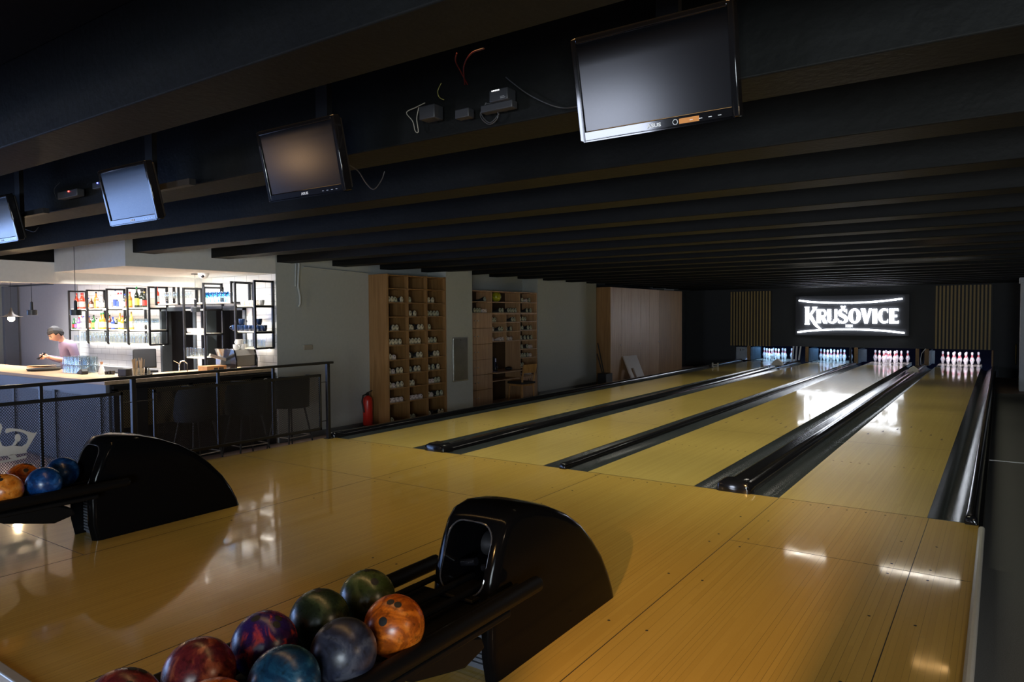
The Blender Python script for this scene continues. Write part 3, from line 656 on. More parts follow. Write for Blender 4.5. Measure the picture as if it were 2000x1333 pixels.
def ball(name, x, y, mat, label, rx, ry, rz, group, logo=None):
    r = .108; t = thing(name, label, 'bowling ball', (x, y, .478), group=group)
    t.rotation_euler = (rx, ry, rz)
    me = MB().sphere((0, 0, 0), r, 48, 28).mesh('ball_surface', mat, 80); link('ball_surface', me, t)
    for a, b, rr_ in ((.0, .30, .0155), (.62, .36, .0155), (.31, -.12 + .5, .016)):
        pass
    for (th, ph, rr_) in ((.30, 0.0, .0135), (.30, .95, .0135), (.42, 3.5, .0155)):
        d = Vector((sin(th)*cos(ph), sin(th)*sin(ph), cos(th))); q = d.to_track_quat('Z', 'Y')
        mb = MB(); n = 14; vs = []
        for rad in (rr_, rr_*.7, rr_*.35, .0001):
            vs += [q @ Vector((rad*cos(2*pi*k/n), rad*sin(2*pi*k/n), sqrt((r+.0006)**2-rad*rad))) for k in range(n)]
        mb.add(vs, [(i*n+k, i*n+(k+1) % n, (i+1)*n+(k+1) % n, (i+1)*n+k) for i in range(3) for k in range(n)])
        obj('finger_hole', mb, pm('hole_black', (.006, .006, .006), .6), t, smooth=60)
    if logo:
        d = Vector((sin(.95)*cos(1.2), sin(.95)*sin(1.2), cos(.95)))
        mb = MB(); n = 16
        def onb(u, v):
            q = d.to_track_quat('Z', 'Y'); p = q @ Vector((u, v, sqrt(r*r-u*u-v*v)+.0004)); return p
        mb.tube([onb(.013*cos(2*pi*k/n), .013*sin(2*pi*k/n)) for k in range(n+1)], .0006, 5)
        mb.tube([onb(-.006, .006), onb(.004, .004), onb(-.004, -.004), onb(.007, -.006)], .0006, 5)
        for k in range(6): mb.tube([onb(-.014+k*.005, -.022), onb(-.014+k*.005, -.018)], .0006, 5)
        obj('printed_mark', mb, pm('mark_grey', (.4, .4, .42), .4), t)
    return t
GA, GB = 'balls on the foreground rack', 'balls on the rack at the left edge'
mg = marble('ball_olive_green', (.035, .05, .012), (.05, .065, .02), (.09, .10, .03), 7)
mg2 = marble('ball_dark_green', (.015, .024, .012), (.03, .045, .018), (.06, .07, .03), 7)
mp_ = marble('ball_purple_red', (.025, .012, .09), (.05, .012, .08), (.5, .05, .05), 11)
mr_ = marble('ball_maroon', (.07, .008, .014), (.14, .016, .016), (.38, .09, .04), 8)
mo = marble('ball_orange', (.28, .055, .005), (.55, .12, .008), (.68, .19, .02), 9)
mn = marble('ball_navy_grey', (.018, .02, .035), (.03, .035, .06), (.07, .075, .10), 8, .22)
mt_ = marble('ball_teal', (.006, .03, .07), (.01, .06, .12), (.05, .14, .22), 8)
mbl = marble('ball_blue', (.004, .03, .13), (.006, .05, .2), (.03, .12, .36), 7)
ball('bowling_ball', -1.03, -4.32, mg, 'olive green ball on the foreground rack, nearest the hood at the far side', .25, -.15, 2.2, GA)
ball('bowling_ball', -1.03, -4.556, mg2, 'dark green ball on the foreground rack between the olive and the purple-red ones', .05, -.3, .6, GA)
ball('bowling_ball', -1.03, -4.79, mp_, 'purple and red marbled ball on the foreground rack', .2, .35, .3, GA)
ball('bowling_ball', -1.03, -5.026, mr_, 'maroon and copper marbled ball on the foreground rack, before the purple-red one', -.9, .7, .9, GA)
ball('bowling_ball', -1.03, -5.262, marble('ball_dark_red', (.08, .01, .015), (.16, .02, .02), (.3, .05, .03), 8), 'dark red ball barely showing at the bottom edge of the picture', .4, .1, 2, GA)
ball('bowling_ball', -.765, -4.445, mo, 'bright orange scratched ball on the foreground rack next to the hood', .5, -.42, 1.2, GA)
ball('bowling_ball', -.765, -4.68, mn, 'dark grey navy ball with a printed mark on the foreground rack', .3, -.7, .5, GA, logo=True)
ball('bowling_ball', -.765, -4.915, mt_, 'teal marbled ball on the foreground rack before the dark grey one', 1.9, .7, .4, GA)
ball('bowling_ball', -.765, -5.15, mo, 'orange ball only peeking in at the bottom edge on the foreground rack', .5, .2, 1.2, GA)
ball('bowling_ball', -4.505, -3.935, mbl, 'blue ball on the left rack touching the hood', 1.9, .4, .3, GB)
ball('bowling_ball', -4.505, -4.18, mo, 'orange ball at the far side of the left rack, behind the blue ones', .45, -.2, 2.2, GB)
ball('bowling_ball', -4.24, -4.16, mbl, 'blue ball on the near side of the left rack', 2.2, .9, .3, GB)
ball('bowling_ball', -4.24, -4.39, marble('ball_orange_smooth', (.45, .12, .01), (.6, .19, .02), (.7, .28, .05), 5), 'orange ball at the left picture edge, near side of the left rack', .7, -.3, .9, GB)
ball('bowling_ball', -4.505, -4.42, mo, 'orange ball hidden at the left picture edge behind its orange neighbour', .3, .2, .5, GB)

# ------------------------------------------------------------------ monitors
def monitor(x, label, w_=.54, h=.325, yaw=0, zb=2.137):
    t = thing('hanging_monitor', label, 'monitor', (x, -4.05, zb), yaw, 'monitors hanging from the ceiling over the approach')
    tl = R(-12)
    rot = Matrix.Rotation(-tl, 4, 'X')
    def tr_(o): o.matrix_local = rot; return o
    fr = MB(); b = .018; bb = .032
    fr.box(-w_/2, -w_/2+b, -.012, .03, 0, h).box(w_/2-b, w_/2, -.012, .03, 0, h).box(-w_/2+b, w_/2-b, -.012, .03, h-b, h).box(-w_/2+b, w_/2-b, -.012, .03, 0, bb)
    tr_(obj('bezel', fr, M['bezel'], t, bevel=.004))
    tr_(obj('screen', MB().box(-w_/2+b, w_/2-b, -.006, .0, bb, h-b), M['screen'], t))
    tr_(obj('rear_case', MB().box(-w_/2+.01, w_/2-.01, .03, .05, .01, h-.01).box(-w_*.3, w_*.3, .05, .08, .05, h-.07), M['black_matt'], t, bevel=.008))
    lg = text_mesh('logo', 'ASUS', .016, .0005, pm('logo_silver', (.7, .7, .7), .3), .0006); lo = link('logo', lg, t); lo.matrix_local = rot @ Matrix.Translation((0.0, -.0135, .014)) @ Matrix.Rotation(R(90), 4, 'X'); lo.scale = (1.3, 1, 1)
    tr_(obj('buttons', MB().box(.12, .13, -.0135, -.012, .012, .014).box(.15, .16, -.0135, -.012, .012, .014).box(.18, .19, -.0135, -.012, .012, .014).box(.21, .22, -.0135, -.012, .012, .014), M['alu'], t))
    hy = .09
    obj('mount_arm', (MB().box(-.04, .04, hy, hy+.03, .1, ZC-2.127).box(-.08, .08, .03, .1, .12, .2) if x > -2 else MB().box(-.04, .04, hy, hy+.03, .1, ZC-2.127).box(-.08, .08, .03, .1, .12, .2).box(-.06, .42, hy, hy+.04, .19, .225)), M['black_matt'], t)
    return t, rot
t1, rot = monitor(.055, 'large dark monitor at upper right reflecting a grey glow', .55, .335, 0, 2.18)
st = MB().box(.085, .15, -.0132, -.012, .006, .022); o = obj('sticker', st, pm('sticker_orange', (.6, .22, .03), .4), t1, label='small orange sticker'); o.matrix_local = rot
o = obj('sticker_ring', MB().tube([(.072+.008*cos(a*.5), -.0132, .014+.008*sin(a*.5)) for a in range(14)], .001, 5), M['alu'], t1); o.matrix_local = rot
monitor(-1.67, 'dark monitor with a faint brown glow, second from the right')
monitor(-3.205, 'monitor reflecting blue daylight, second from the left')
monitor(-5.04, 'monitor reflecting blue daylight at the left picture edge')

# cables and boxes between the monitors
def wire(name, pts, r, mat, label):
    P = [at(*q) if len(q) == 4 else Vector(q) for q in pts]
    cu_ = []
    for i in range(len(P)-1):
        p0, p1, p2, p3 = P[max(i-1, 0)], P[i], P[i+1], P[min(i+2, len(P)-1)]
        for k in range(6):
            u = k/6; cu_.append(.5*((2*p1)+(-p0+p2)*u+(2*p0-5*p1+4*p2-p3)*u*u+(-p0+3*p1-3*p2+p3)*u**3))
    cu_.append(P[-1])
    o = obj(name, MB().tube(cu_, r, 6), mat, smooth=80); tag(o, label, 'cable'); return o
YW = -3.87
wire('white_cable', [(830, 201, 'y', YW), (812, 210, 'y', YW), (794, 220, 'y', YW), (806, 237, 'y', YW), (811, 256, 'y', YW), (817, 257, 'y', YW), (814, 232, 'y', YW), (818, 210, 'y', YW)], .0022, pm('cable_cream', (.35, .32, .25), .5), 'thin white cable loop hanging from ceiling wiring')
wire('red_cable', [(892, 104, 'y', YW-.3), (890, 120, 'y', YW-.2), (900, 140, 'y', YW-.1), (913, 165, 'y', YW)], .003, pm('cable_dark_red', (.12, .01, .008), .5), 'shorter red cable among the ceiling wiring')
wire('red_cable', [(945, 95, 'y', YW-.4), (920, 105, 'y', YW-.3), (906, 130, 'y', YW-.15), (908, 165, 'y', YW)], .003, pm('cable_dark_red', (.12, .01, .008), .5), 'longer red cable arching over the ceiling wiring')
wire('black_cable', [(988, 151, 'y', YW), (1030, 183, 'y', YW), (1075, 205, 'y', YW), (1105, 211, 'y', YW), (1134, 207, 'y', -4.02)], .0028, pm('cable_grey', (.04, .04, .04), .4), 'cable sagging from the ceiling boxes to the large monitor')
wire('monitor_cable', [(682, 322, 'y', -3.95), (700, 335, 'y', YW), (715, 358, 'y', YW), (730, 370, 'y', YW), (745, 352, 'y', YW), (751, 335, 'y', YW)], .0025, pm('cable_grey', (.04, .04, .04), .4), 'cable drooping right of the brown glowing monitor')
wire('coiled_cable', [(950, 200, 'y', YW), (938, 225, 'y', YW), (955, 243, 'y', YW), (972, 230, 'y', YW), (968, 208, 'y', YW), (950, 203, 'y', YW), (940, 222, 'y', YW), (957, 240, 'y', YW), (975, 222, 'y', YW)], .0025, pm('cable_grey', (.04, .04, .04), .4), 'coiled cable below the ceiling boxes')
wire('yellow_cable', [(862, 162, 'y', YW), (855, 178, 'y', YW), (858, 190, 'y', YW), (867, 195, 'y', YW)], .0022, pm('cable_yellow', (.25, .22, .05), .5), 'short yellow green cable among the ceiling wiring')
wire('cable_tail', [(30, 441, 'y', -3.9), (52, 449, 'y', -3.9), (67, 453, 'y', -3.9), (75, 444, 'y', -3.9)], .002, pm('cable_grey', (.04, .04, .04), .4), 'cable tail right of the leftmost monitor')
wire('looped_wire', [(118, 356, 'y', -3.9), (106, 370, 'y', -3.9), (110, 388, 'y', -3.9)], .002, pm('cable_grey', (.04, .04, .04), .4), 'thin wire loop left of the blue monitor')
def cbox(px0, px1, py0, py1, y, name, label, mat, dy=.06, deco=None):
    a = at(px0, (py0+py1)/2, 'y', y); b = at(px1, (py0+py1)/2, 'y', y); z1 = at((px0+px1)/2, py0, 'y', y).z; z0 = at((px0+px1)/2, py1, 'y', y).z
    t = thing(name, label, 'electronic box', ((a.x+b.x)/2, y, z0)); w_ = abs(b.x-a.x)
    obj('case', MB().box(-w_/2, w_/2, 0, dy, 0, z1-z0), mat, t, bevel=.004)
    obj('bracket', MB().box(-.01, .01, dy, -3.822-y, .01, .03), M['black_metal'], t)
    if deco: deco(t, w_, z1-z0)
    return t
def leds(t, w_, h):
    mb = MB()
    for k in range(5): mb.box(-w_*.35+k*w_*.09, -w_*.35+k*w_*.09+.005, -.001, 0, h-.008, h-.003)
    obj('indicator_leds', mb, pm('led_white', (1, 1, 1), .4, emit=(1, 1, 1), es=1.2), t)
    obj('print', MB().box(.01, .035, -.001, 0, .008, .011).box(.01, .03, -.001, 0, .014, .016), pm('print_grey', (.25, .25, .25), .4), t)
gb = pm('box_charcoal', (.03, .03, .032), .45)
cbox(955, 991, 173, 197, -3.92, 'camera_unit', 'charcoal electronic box with tiny white lights under the ceiling', gb, deco=leds)
cbox(818, 848, 205, 232, -3.92, 'junction_box', 'charcoal box beside the white cable loop', gb)
cbox(888, 915, 212, 230, -3.9, 'splitter_box', 'small charcoal box under the ceiling between two larger ones', gb, .04)
cbox(938, 1000, 200, 215, -3.9, 'power_strip', 'dark power strip under the ceiling below the box with lights', gb, .04)
cbox(112, 150, 372, 386, -3.9, 'media_box', 'dark electronic box with a red light left of the blue monitor', gb, .05,
     lambda t, w_, h: obj('indicator', MB().box(.02, .035, -.003, 0, h-.014, h-.006), M['lcd_on'], t, label='red indicator light'))
cbox(180, 200, 355, 368, -3.9, 'media_box', 'small box with a blue light by the blue monitor', gb, .04,
     lambda t, w_, h: obj('indicator', MB().box(.0, .012, -.003, 0, h-.014, h-.006), M['lcd_blue'], t, label='blue indicator light'))

# ceiling tube lights tucked between the beams
def batten(x, y, label, mat, ln=1.07, zt_=2.52):
    t = thing('ceiling_batten', label, 'ceiling light', (x, y, zt_), group='tube lights between the ceiling beams')
    obj('housing', MB().box(-ln/2-.03, ln/2+.03, -.05, .05, .02, .06).box(-.02, .02, -.02, .02, .06, ZC-zt_), M['white'], t)
    for dy in (-.03, .03): obj('tube', MB().tube([(-ln/2, dy, 0), (ln/2, dy, 0)], .014, 10), mat, t, label='lit tube')
batten(0, 6.32, 'tube light over the rightmost lane between the beams', M['tube'])
batten(-1.68, 6.32, 'tube light over the third lane between the beams', M['tube'], .64)
batten(.38, 3.15, 'amber tube light over the rightmost lane nearer the foul line', M['tube_amber'], .35)

# ================================================================== LEFT SIDE: railing
XR = -6.13
t = thing('handrail', 'black metal handrail with posts along the bar side of the approach', 'railing', (XR, 0, 0))
obj('top_rail', MB().box(-.03, .03, -4.95, -.02, .965, .995), M['black_metal'], t, bevel=.006)
for y in (-.1, -2.585, -4.9):
    p = obj('post', MB().box(-.022, .022, y-.022, y+.022, 0, .965), M['black_metal'], t, bevel=.003)
    obj('foot_plate', MB().box(-.04, .04, y-.045, y+.045, 0, .008), M['black_metal'], p)
for y in (-.93, -1.65, -3.41, -4.15): obj('spindle', MB().box(-.012, .012, y-.014, y+.014, .84, .965), M['black_metal'], t)
def lattice(mb, y0, y1, z0, z1, py, pz, w_, x=0, th=.002, plane='x'):
    s = pz/py
    def clip(y, z, sgn):
        # line z = z0 + sgn*s*(Y-y)
        pts = []
        for Y in (y0, y1):
            Z = z0+sgn*s*(Y-y)
            if z0-1e-9 <= Z <= z1+1e-9: pts.append((Y, Z))
        for Z in (z0, z1):
            Y = y+(Z-z0)/(sgn*s)
            if y0 < Y < y1: pts.append((Y, Z))
        return pts
    H = (z1-z0)/s
    k = y0-H
    while k < y1+H:
        for sgn in (1, -1):
            p = clip(k, z0, sgn)
            if len(p) >= 2:
                a, b = min(p), max(p)
                if b[0]-a[0] > 1e-4:
                    if plane == 'x': mb.obox((x, a[0], a[1]), (x, b[0], b[1]), th, w_, (0, 0, 1) if 0 else Vector((0, -(b[1]-a[1]), b[0]-a[0])))
                    else: mb.obox((a[0], x, a[1]), (b[0], x, b[1]), th, w_, Vector((-(b[1]-a[1]), 0, b[0]-a[0])))
        k += py
    return mb
def rail_panel(y0, y1, z0, z1, inner, label):
    t = thing('mesh_panel', label, 'mesh panel', (XR, 0, 0), group='mesh panels in the handrail')
    f = MB().box(-.012, .012, y0, y1, z1-.03, z1).box(-.012, .012, y0, y1, z0, z0+.03).box(-.012, .012, y0, y0+.025, z0, z1).box(-.012, .012, y1-.025, y1, z0, z1)
    obj('frame', f, M['black_metal'], t, bevel=.002)
    for y in inner: obj('upright', MB().box(-.016, .0, y-.012, y+.012, z0+.03, z1-.03), M['black_metal'], t)
    obj('wire_mesh', lattice(MB(), y0+.02, y1-.02, z0+.025, z1-.025, .0213, .0265, .0035), M['black_metal'], t, smooth=0)
    return t
rail_panel(-2.385, -.215, .13, .84, (-.93, -1.65), 'black framed wire mesh panel at the lane end of the railing')
pb = rail_panel(-4.85, -2.69, .13, .845, (-3.41, -4.15), 'black framed wire mesh panel with a crown emblem, at the left')
for y0, y1, nm in ((-.215, -.12, 0), (-2.565, -2.385, 0), (-2.69, -2.605, 0)):
    for z in (.235, .735): obj('cross_pin', MB().tube([(0, y0, z), (0, y1, z)], .005, 6), M['black_metal'], t)
# crown emblem plate on the left panel
def cr_(x, y):  # pixel of the railing close-up -> (Y, Z)
    p = at(x/5.127, 740+y/5.127, 'x', XR+.014); return (p.y, p.z)
em = MB()
def poly3(pl, d=.004): em.prism([cr_(*q) for q in pl], 0, d, lambda p, z: (.016+z, p[0], p[1]))
poly3([(-260, 730), (-200, 690), (-60, 680), (20, 672), (60, 680), (120, 668), (215, 680), (262, 720), (268, 742), (100, 768), (-80, 790), (-260, 800)])
poly3([(215, 680), (262, 650), (280, 610), (268, 565), (300, 560), (330, 560), (372, 533), (305, 650), (262, 720)])
poly3([(60, 500), (110, 497), (200, 505), (285, 532), (340, 545), (372, 533), (330, 560), (268, 565), (220, 538), (150, 525), (95, 535), (62, 548), (48, 530)])
poly3([(150+30*cos(a*pi/8), 595+40*sin(a*pi/8)) if 0 else (175+30*cos(a*pi/8), 593+40*sin(a*pi/8)) for a in range(16)])
poly3([(150, 620), (178, 630), (150, 668), (120, 668)])
poly3([(-60, 560), (-20, 440), (10, 455), (22, 490), (5, 540), (-10, 600), (20, 672), (-60, 680)])
poly3([(-200, 870), (0, 825), (150, 795), (265, 770), (262, 795), (100, 830), (0, 848), (-200, 900)])
poly3([(122+42*cos(a*pi/8), 790-10+20*sin(a*pi/8)) for a in range(16)])
obj('crown_emblem', em, pm('emblem_grey', (.62, .57, .52), .5), pb, label='pale grey cut-out crown emblem')

# ------------------------------------------------------------------ bar counter
bc = thing('bar_counter', 'L-shaped bar counter with oak top, grey side and black mesh front', 'bar counter', (0, 0, ZF))
zt = .82-ZF
obj('worktop', MB().box(-8.55, XG-.06, -2.08, YT-.01, zt-.045, zt).box(-15.0, -8.55, -2.08, -1.40, zt-.045, zt), M['worktop'], bc, bevel=.004)
obj('front_panel', MB().box(-8.45, -7.76, -2.0, YT-.03, .02, zt-.045), M['black_matt'], bc)
fm = MB()
for (a, b) in ((-1.93, -1.03), (-1.0, -.1)): lattice(fm, a, b, .52, .98, .03, .034, .005, -7.735, .003)
obj('front_mesh', fm, pm('bronze_mesh', (.30, .24, .14), .4, metal=.5), bc, smooth=0, label='bronze diamond mesh')
obj('front_frame', MB().box(-7.76, -7.72, -2.0, YT-.03, .98, 1.04).box(-7.76, -7.72, -2.0, -1.95, 0, 1).box(-7.76, -7.72, -1.04, -.99, 0, 1).box(-7.76, -7.72, -.09, YT-.03, 0, 1).box(-7.76, -7.73, -2.0, YT-.03, 0, .52), M['black_metal'], bc)
obj('side_panel', MB().box(-14.9, -7.8, -2.02, -1.5, .02, zt-.045).box(-14.9, -7.78, -2.06, -2.02, .93, zt-.045), pm('counter_side_grey', (.17, .19, .22), .5), bc, label='grey painted side panel')
for x in (-7.95, -9.15, -10.4, -11.7): obj('side_post', MB().box(x-.03, x+.03, -2.06, -2.02, 0, .93), pm('counter_post_dark', (.06, .065, .075), .5), bc)
obj('front_post', MB().box(-7.735, -7.70, -1.73, -1.6, 0, .99), M['black_matt'], bc)
obj('side_mesh', lattice(MB(), -11.6, -7.75, .0, .9, .045, .05, .005, -2.045, .003, 'y'), pm('side_mesh_grey', (.16, .18, .22), .5), bc, smooth=0)
obj('back_shelf_counter', MB().box(-13.6, -10.9, -.30, YT-.02, zt-.2, zt-.15).box(-13.6, -10.9, -.3, YT-.02, 0, zt-.2), M['black_matt'], bc)

# ------------------------------------------------------------------ stools
def stool_proto():
    t = thing('bar_stool', 'dark upholstered bar stool under the railing, nearest the ball return hood', 'bar stool', (0, 0, ZF), 0, 'bar stools in front of the counter')
    fab = pm('stool_fabric', (.010, .012, .014), .75, bump=.2, bscale=200)
    s = MB(); n = 20
    for zz in (0,): pass
    prof = [(.02, .62), (.20, .625), (.225, .65), (.225, .68), (.205, .70), (.1, .705), (1e-4, .705)]
    s.lathe(prof, n=24); obj('seat', s, pm('stool_seat_fabric', (.10, .085, .06), .8), t, smooth=60)
    # wrap-round back: opens towards -x (counter side)
    b = MB(); ro, ri = .26, .225; vs = []; m_ = 18; hs = 6
    for i in range(m_+1):
        a = R(-105+210*i/m_); edge = min(1, (1-abs(i/m_*2-1))*3.2); top = .70+.34*(edge**.5)
        for j in range(hs+1):
            z = .60+(top-.60)*j/hs; fl = 1+.05*j/hs
            vs.append((ro*fl*cos(a), ro*fl*sin(a), z))
        for j in range(hs+1):
            z = .60+(top-.60)*(hs-j)/hs; fl = 1+.05*(hs-j)/hs
            vs.append((ri*fl*cos(a), ri*fl*sin(a), z))
    q = 2*(hs+1); fs = [(i*q+k, i*q+(k+1) % q, (i+1)*q+(k+1) % q, (i+1)*q+k) for i in range(m_) for k in range(q)]
    fs += [tuple(range(q)), tuple(range(m_*q, (m_+1)*q))[::-1]]
    b.add(vs, fs); obj('backrest', b, fab, t, smooth=60)
    for sx in (-1, 1):
        for sy in (-1, 1):
            obj('leg', MB().tube([(sx*.13, sy*.13, .625), (sx*.225, sy*.225, .0)], [.014, .010], 8), M['black_metal'], t)
    k = .195; fr = MB().tube([(-k, -k, .2), (k, -k, .2), (k, k, .2), (-k, k, .2), (-k, -k, .2)], .007, 6); obj('footrest', fr, M['steel'], t)
    return t
s0 = stool_proto(); s0.location = (-7.12, -1.32, ZF); s0.rotation_euler = (0, 0, .1)
dup(s0, (-7.12, -.62, ZF), -.08, 'dark upholstered bar stool, middle one behind the mesh railing')
dup(s0, (-7.15, .10, ZF), .05, 'dark bar stool at the wall end of the counter')

# ------------------------------------------------------------------ bar shelves
SH = [1.745, 1.37, 1.13]
def ladder(x, z0, z1, rungs, name, label, yf=-.0, t_=.028):
    t = thing(name, label, 'shelf frame', (x, 0, 0), group='black steel shelf frames behind the bar')
    obj('front_post', MB().box(-t_/2, t_/2, yf-t_/2, yf+t_/2, z0, z1), M['black_metal'], t)
    obj('wall_post', MB().box(-t_/2, t_/2, YT-.035, YT-.005, z0, z1), M['black_metal'], t)
    for z in rungs: obj('rung', MB().box(-t_/2, t_/2, yf, YT-.01, z-t_, z), M['black_metal'], t)
    return t
FX = [-13.39, -12.69, -11.97, -11.27, -10.58]
for i, x in enumerate(FX): ladder(x, 1.12, 2.09, [2.09, SH[0]-.01, SH[1]-.01, SH[2]+.005], 'shelf_frame', '%s black steel frame from the left of the bottle shelves' % ORD[i+1])
def shelf(x0, x1, z, label, led=True, y0=.02):
    t = thing('bar_shelf', label, 'shelf', ((x0+x1)/2, 0, z), group='pale shelves behind the bar'); w_ = (x1-x0)/2
    obj('board', MB().box(-w_, w_, y0, YT-.01, -.02, 0), pm('shelf_pale', (.68, .62, .5), .5), t)
    if led: obj('light_strip', MB().box(-w_+.05, w_-.05, YT-.06, YT-.045, -.028, -.0205), M['led_shelf'], t, label='lit strip under the shelf')
shelf(-13.37, -10.60, SH[0], 'top bottle shelf with the red and clear bottles'); shelf(-13.37, -10.60, SH[1], 'middle bottle shelf left of the black doorways'); shelf(-13.37, -10.60, SH[2], 'lowest left shelf full of stemmed glasses')
# high shelf over the doors
for i, (x, nm) in enumerate(((-10.36, 'left end frame of the shelf above the doorways'), (-9.70, 'frame left of the pendant lamp on the high shelf'), (-9.02, 'frame right of the pendant lamp on the high shelf'), (-8.31, 'frame right of the blue stemmed glasses'))):
    ladder(x, 1.775, 2.10, [2.10, 1.80], 'high_shelf_frame', nm)
shelf(-10.36, -8.31, 1.80, 'high shelf over the two doorways', led=False)
for i, (x, nm) in enumerate(((-9.56, 'tall black ladder frame between the doorways, left one'), (-9.0, 'tall black ladder frame between the doorways, right one'))):
    ladder(x, .6, 2.04, [2.04, 1.70, 1.325, .955], 'tall_shelf_frame', nm)
for z, nm in ((1.70, 'top shelf'), (1.325, 'middle shelf'), (.955, 'lowest shelf')): shelf(-9.55, -9.01, z, '%s of the narrow unit between the doorways' % nm, led=False)
for x, z0, z1, nm in ((-8.22, 1.13, 2.09, 'left frame of the mug shelves'), (-7.80, 1.13, 2.10, 'right frame of the mug shelves by the grey wall')):
    ladder(x if x < -8 else -7.76, z0, z1, [z1, SH[0]-.01, SH[1]-.01, SH[2]+.005], 'mug_shelf_frame', nm)
for z, nm in ((SH[0], 'top'), (SH[1], 'middle'), (SH[2], 'lowest')): shelf(-8.22, -7.76, z, '%s mug shelf by the grey wall' % nm)

# bottles
def liquid(name, col, rough=.1): return pm('bottle_'+name, col, rough, coat=.3)
BC = dict(red=(.75, .07, .03), orange=(.8, .28, .03), clear=None, amber=(.6, .24, .03), dark=(.012, .02, .012), green=(.02, .16, .04), brown=(.16, .045, .02), yellow=(.75, .5, .08), purple=(.2, .08, .3), blue=(.05, .1, .5), cream=(.75, .6, .4))
bproto = {}
def bottle_mesh(h, r):
    k = (h, r)
    if k not in bproto:
        bproto[k] = (MB().lathe([(r*.9, 0), (r, .006), (r, h*.55), (r*.85, h*.64), (r*.38, h*.74), (r*.33, h*.9), (r*.33, h*.93)], n=16),
                     MB().lathe([(r*.38, h*.9), (r*.38, h*.995), (r*.3, h)], n=12), MB().lathe([(r*1.015, h*.12), (r*1.015, h*.45)], n=16))
    return bproto[k]
mcache = {}
def bottle(x, z, h, r, body, cap, lab, row, idx):
    body_names = dict(clear='clear', dark='dark green', red='red', orange='orange', amber='amber', green='green', brown='brown', yellow='yellow', purple='purple', blue='blue', cream='cream')
    p, y = Vector((x, 0, z)), random.uniform(.10, .16)
    t = thing('liquor_bottle', '%s bottle, %s from the left in the %s bottle row' % (body_names[body], ORD[idx], row), 'bottle', (x, y, z), random.uniform(-.3, .3), 'bottles on the %s shelf' % row)
    a, b, c = bottle_mesh(round(h, 2), round(r, 3))
    def cm(part, mb, mat):
        k = (part, round(h, 2), round(r, 3), mat.name)
        if k not in mcache: mcache[k] = mb.mesh(part, mat, 50)
        return link(part, mcache[k], t)
    cm('glass_body', a, M['glass'] if body == 'clear' else liquid(body, BC[body]))
    cm('cap', b, pm('cap_'+cap, {'red': (.5, .03, .03), 'black': (.01, .01, .01), 'gold': (.5, .35, .1), 'blue': (.03, .08, .4), 'white': (.7, .7, .7), 'pink': (.7, .1, .2), 'green': (.03, .3, .08), 'silver': (.5, .5, .5)}[cap], .3))
    cm('paper_label', c, pm('label_'+lab, {'white': (.72, .7, .66), 'red': (.55, .04, .03), 'yellow': (.7, .6, .1), 'blue': (.05, .1, .45), 'cream': (.7, .58, .4), 'orange': (.75, .3, .05), 'black': (.02, .02, .02), 'purple': (.3, .1, .4), 'clear': (.6, .62, .6)}[lab], .6))
top = [(240, 'red', 'red', 'white', .30), (295, 'red', 'red', 'white', .30), (345, 'red', 'red', 'white', .30), (410, 'clear', 'blue', 'orange', .2), (450, 'brown', 'gold', 'white', .19), (510, 'orange', 'black', 'orange', .31), (570, 'clear', 'white', 'clear', .31), (625, 'clear', 'silver', 'white', .24), (655, 'clear', 'silver', 'white', .23), (740, 'clear', 'silver', 'white', .24), (810, 'clear', 'blue', 'blue', .34), (865, 'clear', 'red', 'blue', .27), (915, 'clear', 'pink', 'white', .27), (960, 'clear', 'blue', 'clear', .25), (1020, 'orange', 'red', 'red', .25), (1075, 'amber', 'red', 'yellow', .28), (1150, 'dark', 'green', 'yellow', .36), (1210, 'dark', 'black', 'yellow', .32), (1255, 'dark', 'black', 'white', .32), (1300, 'dark', 'gold', 'red', .27)]
for i, (cx_, b, c, l_, h) in enumerate(top):
    p = at(120+cx_/7.84, 601, 'y', .13); bottle(p.x, SH[0], h, .037, b, c, l_, 'top', i+1)
mid = [(215, 'green', 'green', 'red', .2), (255, 'clear', 'white', 'purple', .2), (295, 'purple', 'red', 'white', .22), (325, 'clear', 'red', 'white', .24), (360, 'clear', 'blue', 'clear', .25), (425, 'brown', 'blue', 'white', .24), (465, 'red', 'black', 'orange', .2), (510, 'green', 'black', 'yellow', .27), (550, 'cream', 'black', 'cream', .2), (590, 'amber', 'pink', 'white', .3), (630, 'amber', 'green', 'white', .3), (660, 'amber', 'green', 'cream', .31), (715, 'green', 'green', 'white', .3), (770, 'brown', 'black', 'white', .27), (800, 'blue', 'blue', 'white', .22), (825, 'dark', 'gold', 'white', .2), (900, 'amber', 'gold', 'white', .3), (930, 'orange', 'red', 'cream', .24), (970, 'dark', 'black', 'black', .24), (1055, 'yellow', 'gold', 'cream', .32)]
for i, (cx_, b, c, l_, h) in enumerate(mid):
    p = at(120+cx_/7.84, 641, 'y', .13); bottle(p.x, SH[1], h*.98, .036, b, c, l_, 'middle', i+1)
# the red bottle on the high shelf
p = at(308, 596, 'y', .13); bottle(p.x, 1.80, .30, .036, 'red', 'red', 'white', 'high', 1)

